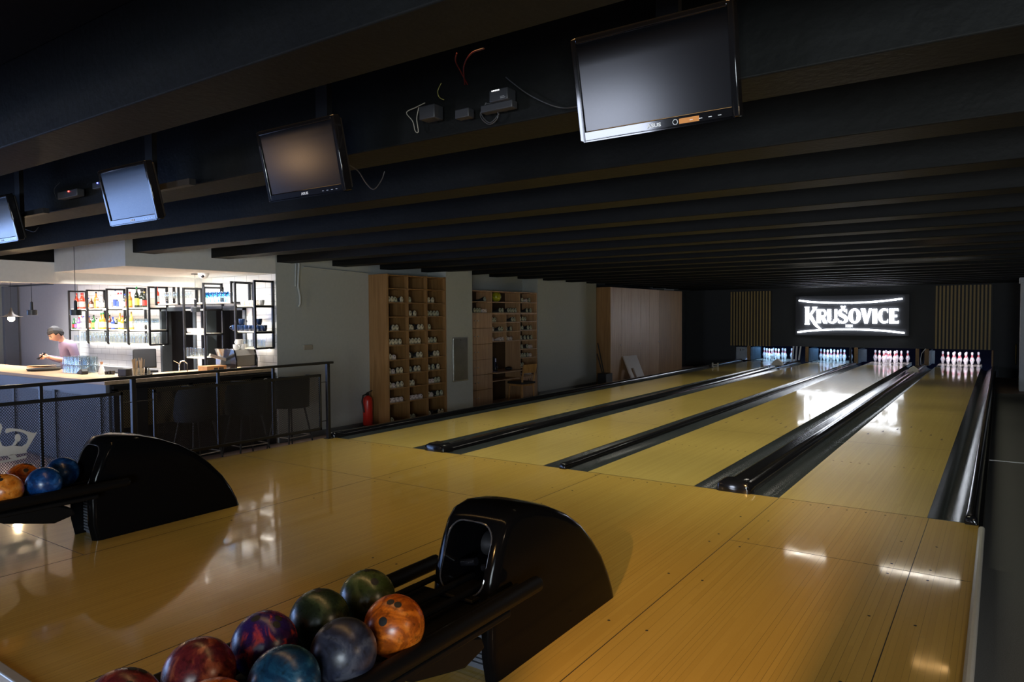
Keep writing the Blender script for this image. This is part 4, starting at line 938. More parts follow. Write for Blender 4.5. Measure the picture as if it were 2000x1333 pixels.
# glasses
wine = MB().lathe([(.033, 0), (.034, .003), (.006, .008), (.004, .07), (.02, .085), (.036, .115), (.038, .14), (.030, .185), (.0285, .185), (.036, .14), (.034, .117), (.018, .089), (.0, .082)], n=16).mesh('stemmed_glass', M['glass'], 60)
tumb = MB().lathe([(.028, 0), (.030, .004), (.035, .12), (.0335, .12), (.028, .012), (.0, .011)], n=16).mesh('tumbler', M['glass'], 60)
mart = MB().lathe([(.035, 0), (.036, .003), (.006, .007), (.004, .06), (.02, .075), (.036, .10), (.038, .125), (.034, .155), (.0325, .155), (.036, .125), (.0, .08)], n=16)
martm = mart.mesh('blue_stem_glass', M['glass_blue'], 60)
cupm = lambda n_, m: None
def mug_mesh(name, mat):
    mb = MB().lathe([(.028, 0), (.036, .01), (.042, .04), (.043, .075), (.040, .075), (.038, .04), (.03, .012), (.0, .01)], n=18)
    mb.tube([(.04, 0, .06), (.062, 0, .055), (.065, 0, .035), (.04, 0, .02)], .005, 6); return mb.mesh(name, mat, 60)
mug_blue = mug_mesh('blue_mug', pm('mug_navy', (.01, .03, .09), .12, coat=.6)); mug_white = mug_mesh('white_cup', pm('cup_white', (.75, .72, .68), .2, coat=.4))
def put(me, name, loc, label, cat, group, rx=0, rz=0, s=1):
    o = link(name, me, None, loc); o.rotation_euler = (rx, 0, rz); o.scale = (s, s, s); return tag(o, label, cat, group)
def row(me, name, cat, px0, px1, n, y, z, where, group, up=0, s=1, py=600, jit=.01):
    a = at(px0, py, 'y', y).x; b = at(px1, py, 'y', y).x
    for i in range(n):
        x = a+(b-a)*i/max(n-1, 1)
        put(me, name, (x+random.uniform(-jit, jit), y+random.uniform(-.01, .01), z+(up or 0)), '%s, %s from the left %s' % (name.replace('_', ' '), ORD[i+1], where), cat, group, rx=pi if up else 0, rz=random.uniform(0, 6), s=s)
row(wine, 'stemmed_glass', 'glass', 262, 304, 7, .10, SH[1], 'in front row, middle glass shelf', 'glasses on the middle shelf')
row(wine, 'stemmed_glass', 'glass', 266, 306, 7, .22, SH[1], 'in back row, middle glass shelf', 'glasses on the middle shelf')
row(tumb, 'clear_tumbler', 'glass', 147, 304, 23, .09, SH[2], 'in front row, lowest left shelf', 'glasses on the lowest left shelf')
row(wine, 'stemmed_glass', 'glass', 160, 306, 18, .21, SH[2], 'in back row, lowest left shelf', 'glasses on the lowest left shelf')
row(wine, 'stemmed_glass', 'glass', 321, 372, 10, .12, 1.80, 'on the high shelf over the left doorway', 'glasses on the high shelf')
row(martm, 'blue_stemmed_glass', 'glass', 404, 444, 6, .08, 1.80, 'in the front row on the high shelf', 'blue glasses on the high shelf')
row(martm, 'blue_stemmed_glass', 'glass', 410, 450, 6, .20, 1.80, 'in the back row on the high shelf', 'blue glasses on the high shelf')
row(mug_white, 'white_cup', 'cup', 371, 395, 5, .12, 1.325, 'on the middle shelf between the doorways', 'cups on the narrow unit', py=650)
row(tumb, 'highball_glass', 'glass', 364, 378, 4, .10, .955, 'on left of lowest shelf between doorways', 'glasses on the narrow unit', py=690, s=1.15)
row(tumb, 'highball_glass', 'glass', 384, 398, 4, .12, .955, 'on right of lowest shelf between doorways', 'glasses on the narrow unit', py=690, s=1.1)
row(mug_blue, 'blue_mug', 'mug', 459, 516, 8, .10, SH[1], 'in the lower row of the mug shelf', 'navy mugs on the mug shelf', py=645, s=1.15)
row(mug_blue, 'blue_mug', 'mug', 472, 505, 2, .11, SH[1]+.088, 'stacked on top of other mugs', 'navy mugs on the mug shelf', py=632, s=1.2)
row(mug_white, 'white_bowl', 'bowl', 476, 512, 5, .12, SH[0], 'on the top mug shelf', 'white bowls on the top mug shelf', py=592, s=.95)
row(tumb, 'short_glass', 'glass', 474, 514, 7, .11, SH[2], 'on the lowest mug shelf', 'glasses on the lowest mug shelf', py=672, s=.95)
# glasses standing on the counter in two layers
for layer in range(2):
    for rr_ in range(3):
        for i in range(12):
            p = at(138+i*6.2, 727, 'z', .82)
            put(tumb, 'upturned_glass', (p.x+rr_*.02, -1.66+rr_*.09, .82+layer*.118+.1105), 'upturned glass, %s from left, %s row, %s layer, on the bar' % (ORD[i+1], ['front', 'middle', 'back'][rr_], ['lower', 'upper'][layer]), 'glass', 'upturned glasses stacked on the bar', rx=pi, s=.92)
p = at(169, 727, 'z', .82); o = obj('glass_tray', MB().box(-.5, .5, -.06, .24, 0, .005), thin_glass('acrylic', (.93, .96, .97), .2), loc=(p.x+.05, -1.66, .932)); tag(o, 'thin clear tray between the two layers of upturned glasses', 'tray')

# counter objects
def up(px, py, z=.82): p = at(px, py, 'z', z); return Vector((p.x, p.y, z))
t = thing('serving_tray', 'round black serving tray lying on the left of the bar', 'tray', up(86, 724))
obj('tray_body', MB().lathe([(.0, .004), (.19, .004), (.21, .03), (.217, .03), (.2, 0), (.0, 0)], n=40), M['black_matt'], t, smooth=50)
t = thing('menu_board', 'tan leather menu lying behind the black tray', 'menu', up(74, 718.5)+Vector((0, .05, 0)), .2)
obj('cover', MB().box(-.2, .2, -.1, .1, .0, .012).obox((-.2, 0, .02), (.2, 0, .035), .2, .01), pm('tan_leather', (.45, .28, .14), .6), t, bevel=.004)
p = up(161, 731); t = thing('card_reader', 'black card payment terminal lying on the bar', 'card reader', p, -.15)
obj('body', MB().prism([(-.11, 0), (.11, 0), (.115, .045), (.06, .075), (-.11, .02)], -.04, .04, lambda q, z: (q[0], z, q[1])), M['black_matt'], t, bevel=.008)
obj('display', MB().obox((-.02, 0, .052), (.045, 0, .0715), .055, .003), pm('dark_display', (.05, .06, .06), .1), t)
p = up(199, 731); t = thing('carafe', 'white conical bottle with a cork on the bar', 'carafe', p)
obj('body', MB().lathe([(.045, 0), (.048, .01), (.02, .11), (.016, .13)], n=18), pm('milk_glass', (.7, .72, .76), .2), t, smooth=60); obj('cork', MB().lathe([(.014, .13), (.02, .165)], n=12), pm('cork', (.45, .25, .15), .7), t)
for i, px in enumerate((208, 214.5, 221)):
    o = obj('shot_cup', MB().lathe([(.02, 0), (.024, .05 if i else .04), (.02, .05 if i else .04), (.016, .006), (0, .006)], n=14), M['black_matt'], loc=up(px, 732)); tag(o, 'small black cup on the bar, %s in a row of three' % ORD[i+1], 'cup', 'small black cups on the bar')
p = at(249, 726, 'x', -8.3); t = thing('receipt_printer', 'small black receipt printer beside the straws', 'printer', (p.x, p.y, .82), .3)
obj('body', MB().box(-.07, .07, -.09, .09, 0, .1), M['black_matt'], t, bevel=.01); obj('slot', MB().box(-.05, .05, -.02, -.01, .1, .102), M['steel'], t)
straw = pm('paper_straw', (.55, .38, .2), .8)
for i, (px, cnt, lab) in enumerate(((264, 30, 'glass jar crammed with tan straws beside the receipt printer'), (276, 20, 'glass jar of wooden stirrers right of the straws'))):
    p = at(px, 726, 'x', -8.15); t = thing('straw_jar', lab, 'straw jar', (p.x, p.y, .82), 0, 'jars of straws on the bar')
    obj('jar', MB().lathe([(.032, 0), (.035, .005), (.045, .11), (.043, .11), (.033, .01), (.0, .009)], n=18), M['glass'], t, smooth=60)
    for k in range(cnt):
        a = random.uniform(0, 6.28); r_ = random.uniform(.0, .026); l_ = random.uniform(.19, .24); e = random.uniform(1.2, 2.1)
        obj('straw', MB().tube([(r_*cos(a), r_*sin(a), .01), (r_*e*cos(a)*1.2, r_*e*sin(a)*1.2, l_)], .0032, 5), straw if k % 5 else pm('white_straw', (.7, .65, .58), .7), t)
p = at(283, 722, 'x', -8.35); t = thing('till_screen', 'tilted black till monitor on the bar', 'till', (p.x, p.y, .82), R(200))
t.rotation_euler = (0, 0, R(62))
obj('foot', MB().box(-.09, .09, -.08, .08, 0, .015), M['black_matt'], t, bevel=.005); obj('neck', MB().obox((0, .0, .01), (0, .05, .2), .05, .02, (0, 1, 0)), M['black_matt'], t)
obj('display', MB().obox((-.0, -.06, .09), (.0, .10, .33), .28, .02, (0, 1, 0)), pm('till_grey', (.035, .037, .04), .25), t, bevel=.006)
obj('screen_face', MB().obox((-.0, -.0685, .105), (.0, .0835, .335), .255, .004, (0, 1, 0)), pm('till_glass', (.06, .063, .07), .2), t)
p = at(290, 720, 'x', -8.1); o = obj('sauce_bottle', MB().lathe([(.018, 0), (.02, .005), (.02, .07), (.008, .085), (.006, .11)], n=12), pm('bottle_grey', (.25, .27, .25), .2), loc=(p.x, p.y, .82)); tag(o, 'tiny grey bottle right of the stirrers', 'bottle')
p = at(350, 718, 'x', -8.35); t = thing('bar_tap', 'chrome curved bar tap before the left doorway', 'tap', (p.x, p.y, .82))
obj('spout', MB().tube([(0, 0, 0), (0, 0, .1), (.01, .02, .145), (.03, .06, .15), (.04, .09, .12)], .008, 8), M['chrome'], t, smooth=60); obj('lever', MB().tube([(0, 0, .12), (-.03, -.06, .16)], .006, 6), M['chrome'], t)
p = at(366, 718, 'x', -8.35); t = thing('hose_tap', 'thin arched black hose beside the chrome tap', 'tap', (p.x, p.y, .82))
obj('hose', MB().tube([(-.08*cos(a*pi/8), .05*cos(a*pi/8), .12*sin(a*pi/8)) for a in range(9)], .004, 6), M['black_metal'], t, smooth=60)
p = at(341, 721, 'x', -8.0); t = thing('green_plant_sprig', 'small green sprig on the bar', 'plant', (p.x, p.y, .82))
obj('leaves', MB().sphere((0, 0, .015), .018, 8, 6, (1, 1, .8)).sphere((.02, .01, .01), .012, 8, 6).sphere((-.02, .01, .012), .013, 8, 6), pm('green_leaf', (.02, .3, .06), .6), t)
p0 = at(402, 718, 'x', -8.05); p1 = at(440, 716, 'x', -8.05)
t = thing('wooden_box', 'reddish wooden box on the bar left of the coffee machine', 'box', (-8.13, (p0.y+p1.y)/2, .82))
L_ = (p1.y-p0.y)/2; obj('box_body', MB().box(-.11, .11, -L_, L_, 0, .075), M['counter_wood'], t, bevel=.003); obj('slots', MB().box(.11, .112, -L_*.3, L_*.1, .02, .05).box(.11, .112, L_*.2, L_*.7, .02, .05), M['black_matt'], t)
# coffee machine
p = at(470, 700, 'x', -8.1); t = thing('coffee_machine', 'grey espresso machine with black side panels and cups on top', 'coffee machine', (-8.12, p.y, .82))
obj('rear_panel', MB().box(.10, .14, -.16, .16, .05, .21).box(-.2, .12, -.16, .16, .04, .2), pm('machine_grey', (.22, .21, .19), .35), t, bevel=.01)
for s, nm in ((-1, 0), (1, 0)):
    obj('side_panel', MB().prism([(-.22, 0), (.17, 0), (.175, .15), (.13, .28), (.09, .30), (-.2, .28)], s*.17-.012, s*.17+.012, lambda q, z: (q[0], z, q[1])), M['black_gloss'], t, bevel=.006)
obj('cup_rail', MB().box(-.18, .11, -.16, .16, .255, .27), M['steel'], t)
obj('upper_panel', MB().obox((.145, 0, .2), (.11, 0, .28), .31, .012, (1, 0, 0)), pm('machine_pale', (.36, .34, .31), .35), t)
for i, (dy, dx, dz, lab) in enumerate(((-.05, .0, 0, 'upturned'), (.04, .03, 0, 'leaning'), (.0, .0, .06, 'topmost'), (.1, -.02, .0, 'rear'))):
    put(mug_white, 'white_cup', (-8.12+dx, p.y+dy, .82+.272+dz), '%s white cup on top of the coffee machine' % lab, 'cup', 'cups on the coffee machine', rz=i*1.7, s=1.3 if dz else 1.15)
p = at(433, 700, 'x', -8.25); t = thing('coffee_grinder', 'coffee grinder with clear hopper left of the coffee machine', 'grinder', (-8.25, p.y, .82))
obj('hopper', MB().lathe([(.05, .17), (.095, .30), (.09, .30), (.047, .18)], n=18), thin_glass('smoked_hopper', (.75, .8, .85), .5), t, smooth=60); obj('body', MB().box(-.06, .06, -.06, .06, .05, .17), M['steel'], t, bevel=.01)
obj('portafilter', MB().lathe([(.035, 0), (.04, .02), (.03, .05)], (.03, .07, 0), 16), M['chrome'], t); obj('arm', MB().obox((.02, -.2, .22), (.05, .08, .12), .05, .04), pm('machine_pale', (.36, .34, .31), .35), t)

# security camera and pendants
p = at(398, 549, 'x', -8.3); t = thing('security_camera', 'white dome security camera under the soffit', 'security camera', (p.x, p.y, 2.2))
obj('housing', MB().lathe([(.075, 0), (.075, -.02), (.06, -.05), (.035, -.075), (.0, -.08)], n=24), M['white'], t, smooth=60); obj('lens', MB().sphere((.035, -.04, -.045), .026, 16, 10), M['black_gloss'], t, label='black glass lens')
def pendant(x, y, ztop, zl, lab, mount=True, power=9):
    t = thing('pendant_lamp', lab, 'pendant lamp', (x, y, zl), 0, 'black cylinder pendants over the bar')
    obj('cord', MB().tube([(0, 0, .15), (0, 0, ztop-zl)], .0035, 6), M['black_metal'], t)
    obj('stem', MB().lathe([(.004, .165), (.018, .15), (.02, .045), (.02, .04)], n=16), M['black_metal'], t)
    obj('shade', MB().lathe([(.02, .045), (.062, .045), (.065, .04), (.065, -.028), (.058, -.028), (.058, .02), (.0, .022)], n=28), pm('shade_black', (.035, .038, .042), .4), t)
    obj('light_disc', MB().lathe([(.0, -.02), (.04, -.02), (.048, -.01), (.05, .0)], n=20), M['ledspot'], t, label='lit disc')
    if mount: obj('ceiling_plate', MB().lathe([(.05, ztop-zl), (.05, ztop-zl-.012)], n=20), M['black_metal'], t)
    spot('pendant_spot', (x, y, zl-.03), (x, y, 0), power, (1, .86, .68), 120, .5, .04)
pa = at(148, 612, 'y', -2.02); pendant(pa.x, -2.02, ZC, pa.z, 'black pendant before the bottle shelves with the longest visible cord')
pb_ = at(62.5, 612, 'y', -1.85); pendant(pb_.x, -1.85, 2.29, pb_.z, 'black cylinder pendant left of the man')
pd = at(382, 606, 'x', -8.55); pendant(pd.x, pd.y, 2.2, pd.z, 'black pendant hanging under the soffit before the doorways')
pc = at(22, 620, 'y', -1.76); t = thing('cone_pendant', 'black flared cone pendant with a glowing bulb at the left', 'pendant lamp', (pc.x, -1.76, pc.z))
obj('cord', MB().tube([(0, 0, .12), (0, 0, 2.29-pc.z)], .0035, 6), M['black_metal'], t)
obj('shade', MB().lathe([(.012, .14), (.02, .09), (.04, .05), (.09, .02), (.15, .005), (.148, .0), (.088, .012), (.035, .042), (.012, .08)], n=32), pm('shade_brown', (.07, .055, .04), .4), t, smooth=60)
obj('bulb', MB().sphere((0, 0, -.02), .045, 16, 10), M['bulb'], t, label='glowing warm bulb'); obj('ceiling_plate', MB().lathe([(.05, 2.29-pc.z), (.05, 2.275-pc.z)], n=20), M['black_metal'], t)
point('cone_bulb_light', (pc.x, -1.76, pc.z-.07), 45, (1, .72, .4), .04)

# ------------------------------------------------------------------ the man
def skin_mesh(name, verts, edges, radii, mat, sub=2, root=0):
    me = bpy.data.meshes.new(name); me.from_pydata(verts, edges, []); o = bpy.data.objects.new(name, me); COL.objects.link(o)
    sk = o.modifiers.new('skin', 'SKIN'); sk.use_smooth_shade = True
    for i, r in enumerate(radii):
        me.skin_vertices[0].data[i].radius = (r if isinstance(r, tuple) else (r, r)); me.skin_vertices[0].data[i].use_root = (i == root)
    sb = o.modifiers.new('sub', 'SUBSURF'); sb.levels = sub; sb.render_levels = sub
    dg = bpy.context.evaluated_depsgraph_get(); m2 = bpy.data.meshes.new_from_object(o.evaluated_get(dg)); bpy.data.objects.remove(o)
    m2.materials.clear(); m2.materials.append(mat); m2.shade_smooth(); m2.name = name
    return m2
# local frame: +X faces the viewer's right; the man faces -X, a little towards the viewer
hp = at(133, 690, 'x', -11.3)
man = thing('person', 'person in a lilac shirt looking down at a phone behind the bar', 'person', (hp.x, hp.y, ZF), R(84))
HT = 1.0
V = [(0, 0, .98), (.01, 0, 1.12), (.0, 0, 1.30), (-.03, 0, 1.43), (-.07, 0, 1.49), (-.115, 0, 1.545), (-.145, 0, 1.60),      # pelvis..head 0-6
     (.0, -.19, 1.42), (.05, -.26, 1.15), (-.19, -.17, 1.21), (-.29, -.07, 1.25),                                                # right(arm near viewer) 7-10
     (.0, .19, 1.42), (.03, .26, 1.15), (-.21, .14, 1.22), (-.30, .04, 1.26),                                                    # far arm 11-14
     (.0, -.10, .92), (-.02, -.11, .50), (.02, -.11, .09), (-.13, -.12, .03), (.0, .10, .92), (-.02, .11, .50), (.02, .11, .09), (-.13, .12, .03)]
Ed = [(0, 1), (1, 2), (2, 3), (3, 4), (4, 5), (5, 6), (3, 7), (7, 8), (8, 9), (9, 10), (3, 11), (11, 12), (12, 13), (13, 14), (0, 15), (15, 16), (16, 17), (17, 18), (0, 19), (19, 20), (20, 21), (21, 22)]
Rd = [(.13, .10), (.125, .095), (.14, .10), (.11, .085), .052, .06, .07, .055, .045, .033, .024, .055, .045, .033, .024, .085, .06, .04, .035, .085, .06, .04, .035]
link('body', skin_mesh('body', V, Ed, Rd, M['skin'], 2), man)
# shirt a little larger on torso and arms
sv = V[:4]+[V[7], V[8], (-.255, -.11, 1.232)]+[V[11], V[12], (-.265, .08, 1.245)]+[(-.06, 0, 1.475)]
se = [(0, 1), (1, 2), (2, 3), (3, 4), (4, 5), (5, 6), (3, 7), (7, 8), (8, 9), (3, 10)]
sr = [(.155, .12), (.155, .12), (.168, .125), (.135, .105), .072, .062, .036, .072, .062, .036, .06]
link('shirt', skin_mesh('shirt', sv, se, sr, M['shirt'], 2), man)
tv = [V[0], (0, 0, 1.03), V[15], V[16], V[17], V[19], V[20], V[21]]
link('trousers', skin_mesh('trousers', tv, [(0, 1), (0, 2), (2, 3), (3, 4), (0, 5), (5, 6), (6, 7)], [(.15, .115), (.145, .11), .10, .072, .055, .10, .072, .055], M['trousers'], 2), man)
# head: shaped ellipsoid with face
def headmesh():
    me = bpy.data.meshes.new('head'); bm = bmesh.new(); bmesh.ops.create_uvsphere(bm, u_segments=36, v_segments=24, radius=1)
    for v in bm.verts:
        x, y, z = v.co
        k = 1-.24*max(0, -z)**1.4
        X, Y, Z = x*.098*(1-.1*max(0, -z)), y*.077*k, z*.118
        # face on -X
        if x < -.5:
            fx = (-x-.5)/.5
            X -= .026*math.exp(-((y/.17)**2+((z+.08)/.2)**2)) * fx          # nose
            X += .010*math.exp(-(((abs(y)-.36)/.2)**2+((z-.13)/.14)**2)) * fx  # eye sockets
            X -= .006*math.exp(-((y/.35)**2+((z+.48)/.09)**2))              # lips
            X -= .008*math.exp(-((y/.35)**2+((z+.85)/.15)**2))              # chin
        v.co = (X, Y, Z)
    bm.to_mesh(me); bm.free(); me.materials.append(M['skin']); me.shade_smooth(); return me
hr = Matrix.Translation((-.165, 0, 1.60)) @ Matrix.Rotation(R(-38), 4, 'Y')
ho = link('head', headmesh(), man); ho.matrix_local = hr
for s in (-1, 1):
    e = obj('ear', MB().sphere((.005, s*.079, -.005), .02, 12, 8, (.8, .4, 1.4)), M['skin'], ho, smooth=80)
    e = obj('eye', MB().sphere((-.083, s*.028, .012), .0105, 12, 8), pm('eye_dark', (.05, .03, .02), .2), ho, smooth=80)
    e = obj('eyebrow', MB().tube([(-.092, s*.014, .032), (-.09, s*.03, .038), (-.078, s*.045, .032)], .004, 6), M['hair'], ho)
obj('mouth', MB().tube([(-.094, -.02, -.056), (-.098, 0, -.055), (-.094, .02, -.056)], .003, 6), pm('lips', (.35, .12, .1), .5), ho)
hm = bpy.data.meshes.new('hair'); bm = bmesh.new(); bmesh.ops.create_uvsphere(bm, u_segments=36, v_segments=24, radius=1)
dl = []
for v in bm.verts:
    x, y, z = v.co
    if (x < -.45 and z < .38) or (x < .15 and z < -.05) or z < -.5: dl.append(v)
    w_ = 1+.05*sin(9*x+5*y)*cos(11*z)
    v.co = (x*.11*w_+.006, y*.088*w_, z*.131*w_+.006)
bmesh.ops.delete(bm, geom=dl, context='VERTS'); bm.to_mesh(hm); bm.free(); hm.materials.append(M['hair']); hm.shade_smooth()
hh = link('hair', hm, man); hh.matrix_local = hr; sd = hh.modifiers.new('thick', 'SOLIDIFY'); sd.thickness = .008
def hand(name, w0, dirv, side, curl):
    """palm plus five fingers grown from the wrist w0 along dirv"""
    d = Vector(dirv).normalized(); up_ = Vector((0, 0, 1)); sdv = d.cross(up_).normalized()
    vs = [Vector(w0), Vector(w0)+d*.04, Vector(w0)+d*.085]; es = [(0, 1), (1, 2)]; rs = [.024, (.030, .017), (.034, .015)]
    for f in range(4):
        o_ = (f-1.5)*.019; ln = [.026, .030, .028, .022][f]; b0 = Vector(w0)+d*.085+up_*o_*1.0
        i0 = len(vs); vs += [b0+d*.006, b0+d*(.006+ln)+sdv*side*.012*curl, b0+d*(.006+ln*1.5)+sdv*side*.034*curl, b0+d*(.004+ln*1.25)+sdv*side*.055*curl]; es += [(2, i0), (i0, i0+1), (i0+1, i0+2), (i0+2, i0+3)]; rs += [.0095, .009, .0085, .007]
    i0 = len(vs); b0 = Vector(w0)+d*.03+up_*.02
    vs += [b0, b0+d*.03+up_*.025+sdv*side*.01, b0+d*.055+up_*.03+sdv*side*.025]; es += [(1, i0), (i0, i0+1), (i0+1, i0+2)]; rs += [.014, .0105, .009]
    link(name, skin_mesh(name, [tuple(v) for v in vs], es, rs, M['skin'], 1), man)
hand('hand', (-.275, -.085, 1.245), (-.9, .35, .05), 1, 1); hand('hand', (-.282, .055, 1.255), (-.95, -.3, .0), -1, 1)
th = man.matrix_basis
ph = obj('smartphone', MB().box(-.008, .008, -.036, .036, -.07, .07), M['black_gloss'], bevel=.003)
ph.matrix_world = Matrix.Translation((hp.x, hp.y, ZF)) @ Matrix.Rotation(R(84), 4, 'Z') @ Matrix.Translation((-.38, -.02, 1.265)) @ Matrix.Rotation(R(48), 4, 'Y')
tag(ph, 'black smartphone held in both hands by the person in lilac', 'phone')

# ================================================================== SHOE CABINETS
XC = -7.262
cyv = [2.165, 2.645, 3.125, 3.625]
t = thing('shoe_cabinet', 'tall oak shoe cabinet of three columns beside the fire extinguisher', 'shoe cabinet', (XC, 0, 0))
rowsz = [at(757, y, 'x', XC).z for y in (536.2, 562.6, 590.8, 618.9, 647, 675.2, 704.2, 732.4, 760.6, 789.4)]; rowsz.append(-.21)
side = MB()
sdz = (ZF, rowsz[0]+.01)
obj('side_panel', MB().box(XG-XC+.002, 0, cyv[0]-.012, cyv[0]+.012, *sdz), M['oak'], t)
obj('side_panel', MB().box(XG-XC+.002, 0, cyv[3]-.012, cyv[3]+.012, *sdz), M['oak'], t)
for y in cyv[1:3]: obj('divider', MB().box(XG-XC+.01, -.002, y-.011, y+.011, *sdz), M['oak'], t)
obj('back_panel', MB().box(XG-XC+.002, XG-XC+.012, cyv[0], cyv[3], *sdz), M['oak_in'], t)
obj('plinth', MB().box(XG-XC+.01, -.01, cyv[0]+.012, cyv[3]-.012, ZF, -.215), M['oak'], t)
for z in rowsz:
    for a, b in zip(cyv[:-1], cyv[1:]): obj('shelf', MB().box(XG-XC+.012, -.004, a+.011, b-.011, z-.018, z), M['oak'], t)
# shoe
def shoe_mesh(name, up_c, sole_c, flat=1.0, two=True):
    """bowling shoe, heel towards +X (the viewer), toe to -X; base at z=0"""
    secs = [(.0, .031, .014, .098), (-.02, .035, .016, .105), (-.06, .037, .022, .092), (-.10, .036, .024, .070), (-.15, .041, .022, .056), (-.20, .043, .02, .048), (-.24, .036, .018, .040), (-.262, .018, .016, .030)]
    mb = MB(); n = 14; vs = []
    for x, w_, wt, h in secs:
        h *= flat
        for k in range(n):
            a = 2*pi*k/n; c_, s_ = cos(a), sin(a); ww = w_ if s_ < 0 else w_+(wt-w_)*s_; s2 = math.copysign(abs(s_)**.75, s_); c2_ = math.copysign(abs(c_)**.85, c_)
            vs.append((x, c2_*ww, .012+(h-.012)*(.5+.5*s2)))
    m_ = len(secs); mb.add(vs, [(i*n+k, i*n+(k+1) % n, (i+1)*n+(k+1) % n, (i+1)*n+k) for i in range(m_-1) for k in range(n)] + [tuple(range(n)), tuple(range((m_-1)*n, m_*n))])
    if two:
        for q_ in range(n, (m_-1)*n): mb.mi[q_] = 3
    mb.cur = 1; out = [(x, w_*1.08) for x, w_, *_ in secs]; poly = [(out[0][0]+.006, 0)]+[(x, w_) for x, w_ in out]+[(x, -w_) for x, w_ in reversed(out)]
    mb.prism(poly, 0, .016)
    mb.cur = 2; mb.box(.0, .0035, -.011, .011, .05*flat, .08*flat)
    return mb.mesh(name, [pm('shoe_'+name, up_c, .6, noise=.15), pm('sole_'+name, sole_c, .6), pm('shoe_tab_'+name, tuple(c*.35 for c in up_c), .6), pm('shoe_dark_vamp', (.03, .03, .035), .5)], 50)
shoe_b = shoe_mesh('beige', (.72, .65, .48), (.4, .32, .2)); shoe_p = shoe_mesh('pink', (.78, .66, .62), (.5, .4, .34), .8, False); shoe_d = shoe_mesh('black', (.02, .02, .024), (.02, .02, .02))
shoe_g = shoe_mesh('greenish', (.5, .5, .36), (.26, .24, .16))
KINDN = {'b': ('beige', shoe_b), 'p': ('pale pink', shoe_p), 'd': ('black', shoe_d), 'g': ('grey green', shoe_g)}
def shoe(y, z, kind, label, group, x, tilt=0, rz=0):
    o = link('rental_shoe', KINDN[kind][1], None, (x, y, z)); o.rotation_euler = (tilt, 0, rz+random.uniform(-.06, .06)); return tag(o, label, 'shoe', group)
def conv5(x): return 740+x/8.886
def conv6(x): return 740+x/8.33
TALL = {2: ([(185, 'b'), (240, 'b'), (320, 'g'), (415, 'b')], [(550, 'g')], [(885, 'b'), (950, 'b')]), 3: ([], [(560, 'b'), (640, 'b')], [(852, 'g'), (900, 'g'), (978, 'g'), (1025, 'g')]),
        4: ([(205, 'd'), (265, 'b'), (312, 'b')], [(512, 'b'), (565, 'b'), (625, 'd'), (685, 'b'), (735, 'b')], [(885, 'g')]), 5: ([(168, 'b'), (225, 'b'), (300, 'b'), (378, 'b')], [(508, 'b'), (560, 'b'), (615, 'b'), (675, 'b')], [(870, 'b'), (925, 'g'), (985, 'g')])}
TALL6 = {6: ([(190, 'b'), (258, 'p')], [(495, 'b'), (565, 'd'), (640, 'b'), (685, 'b')], [(845, 'd'), (915, 'b'), (962, 'b')]), 7: ([(176, 'b'), (238, 'p'), (312, 'b'), (362, 'b')], [(513, 'g'), (598, 'b'), (655, 'b')], [(815, 'b'), (888, 'g'), (968, 'b')]),
         8: ([(187, 'b'), (232, 'p'), (310, 'b'), (375, 'b')], [(486, 'b'), (540, 'b')], [(828, 'p'), (870, 'p'), (910, 'g'), (965, 'g')]), 9: ([(178, 'p'), (232, 'p'), (300, 'p'), (367, 'p')], [(507, 'p'), (553, 'p'), (607, 'p'), (685, 'p')], [(803, 'b'), (845, 'p'), (905, 'd'), (955, 'g'), (1020, 'g')]),
         10: ([(210, 'g')], [(507, 'g'), (549, 'g')], [(818, 'b'), (890, 'd'), (980, 'b'), (1012, 'b')])}
for D, cv in ((TALL, conv5), (TALL6, conv6)):
    for r_, cols in D.items():
        for ci, lst in enumerate(cols):
            prev = None
            for si, (cx_, kd) in enumerate(lst):
                y = at(cv(cx_), 700, 'x', XC-.03).y; y = min(max(y, cyv[ci]+.055), cyv[ci+1]-.05)
                if prev is not None and y < prev+.082: y = prev+.082
                y = min(y, cyv[ci+1]-.048); prev = y
                shoe(y, rowsz[r_], kd, '%s rental shoe, %s from left, %s column, %s row, tall cabinet' % (KINDN[kd][0], ORD[si+1], ['left', 'middle', 'right'][ci], ORD[r_]), 'rental shoes in the tall oak cabinet', XC-.03 if kd != 'd' else XC-.07, tilt=(.35 if (r_, ci, si) in ((2, 0, 2), (4, 1, 1)) else 0))

# locker and shelf unit in the niche
def c7(x, y): return at(910+x/5.793, 560+y/5.793, 'x', XG-.002)
X7 = XG+.0
ys7 = dict(a=4.50, b=c7(293, 300).y, c=c7(612, 300).y, d=c7(800, 300).y, m=c7(455, 400).y)
zz7 = [c7(300, y).z for y in (50, 172, 297, 405, 512, 622)]
t = thing('locker_unit', 'oak wall unit with lockers, shoe shelves and a desk recess', 'wall unit', (X7, 0, 0))
def brd(y0, y1, z0, z1, name='shelf', x0=-.4, mat='oak_light', x1=0): return obj(name, MB().box(x0, x1, y0, y1, z0, z1), M[mat], t)
zT = zz7[0]; yA, yB, yC, yD, yM = ys7['a'], ys7['b'], ys7['c'], ys7['d'], ys7['m']
zTr = zT
brd(yA, yD, zT-.02, zT, 'top_board'); brd(yA, yD, zz7[1]-.018, zz7[1]); brd(yA, yD, zz7[2]-.035, zz7[2])
for y in (yA, yB, yC, yD): brd(y-.01, y+.01, ZF, zT, 'upright')
brd(yM-.009, yM+.009, zz7[5], zz7[2]-.035, 'upright')
for z in zz7[3:6]: brd(yB, yC, z-.018, z)
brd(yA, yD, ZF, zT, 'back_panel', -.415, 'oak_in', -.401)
zr = [c7(700, y).z for y in (392, 492, 603, 703, 800, 905, 1000)]
for z in zr: brd(yC, yD, z-.018, z)
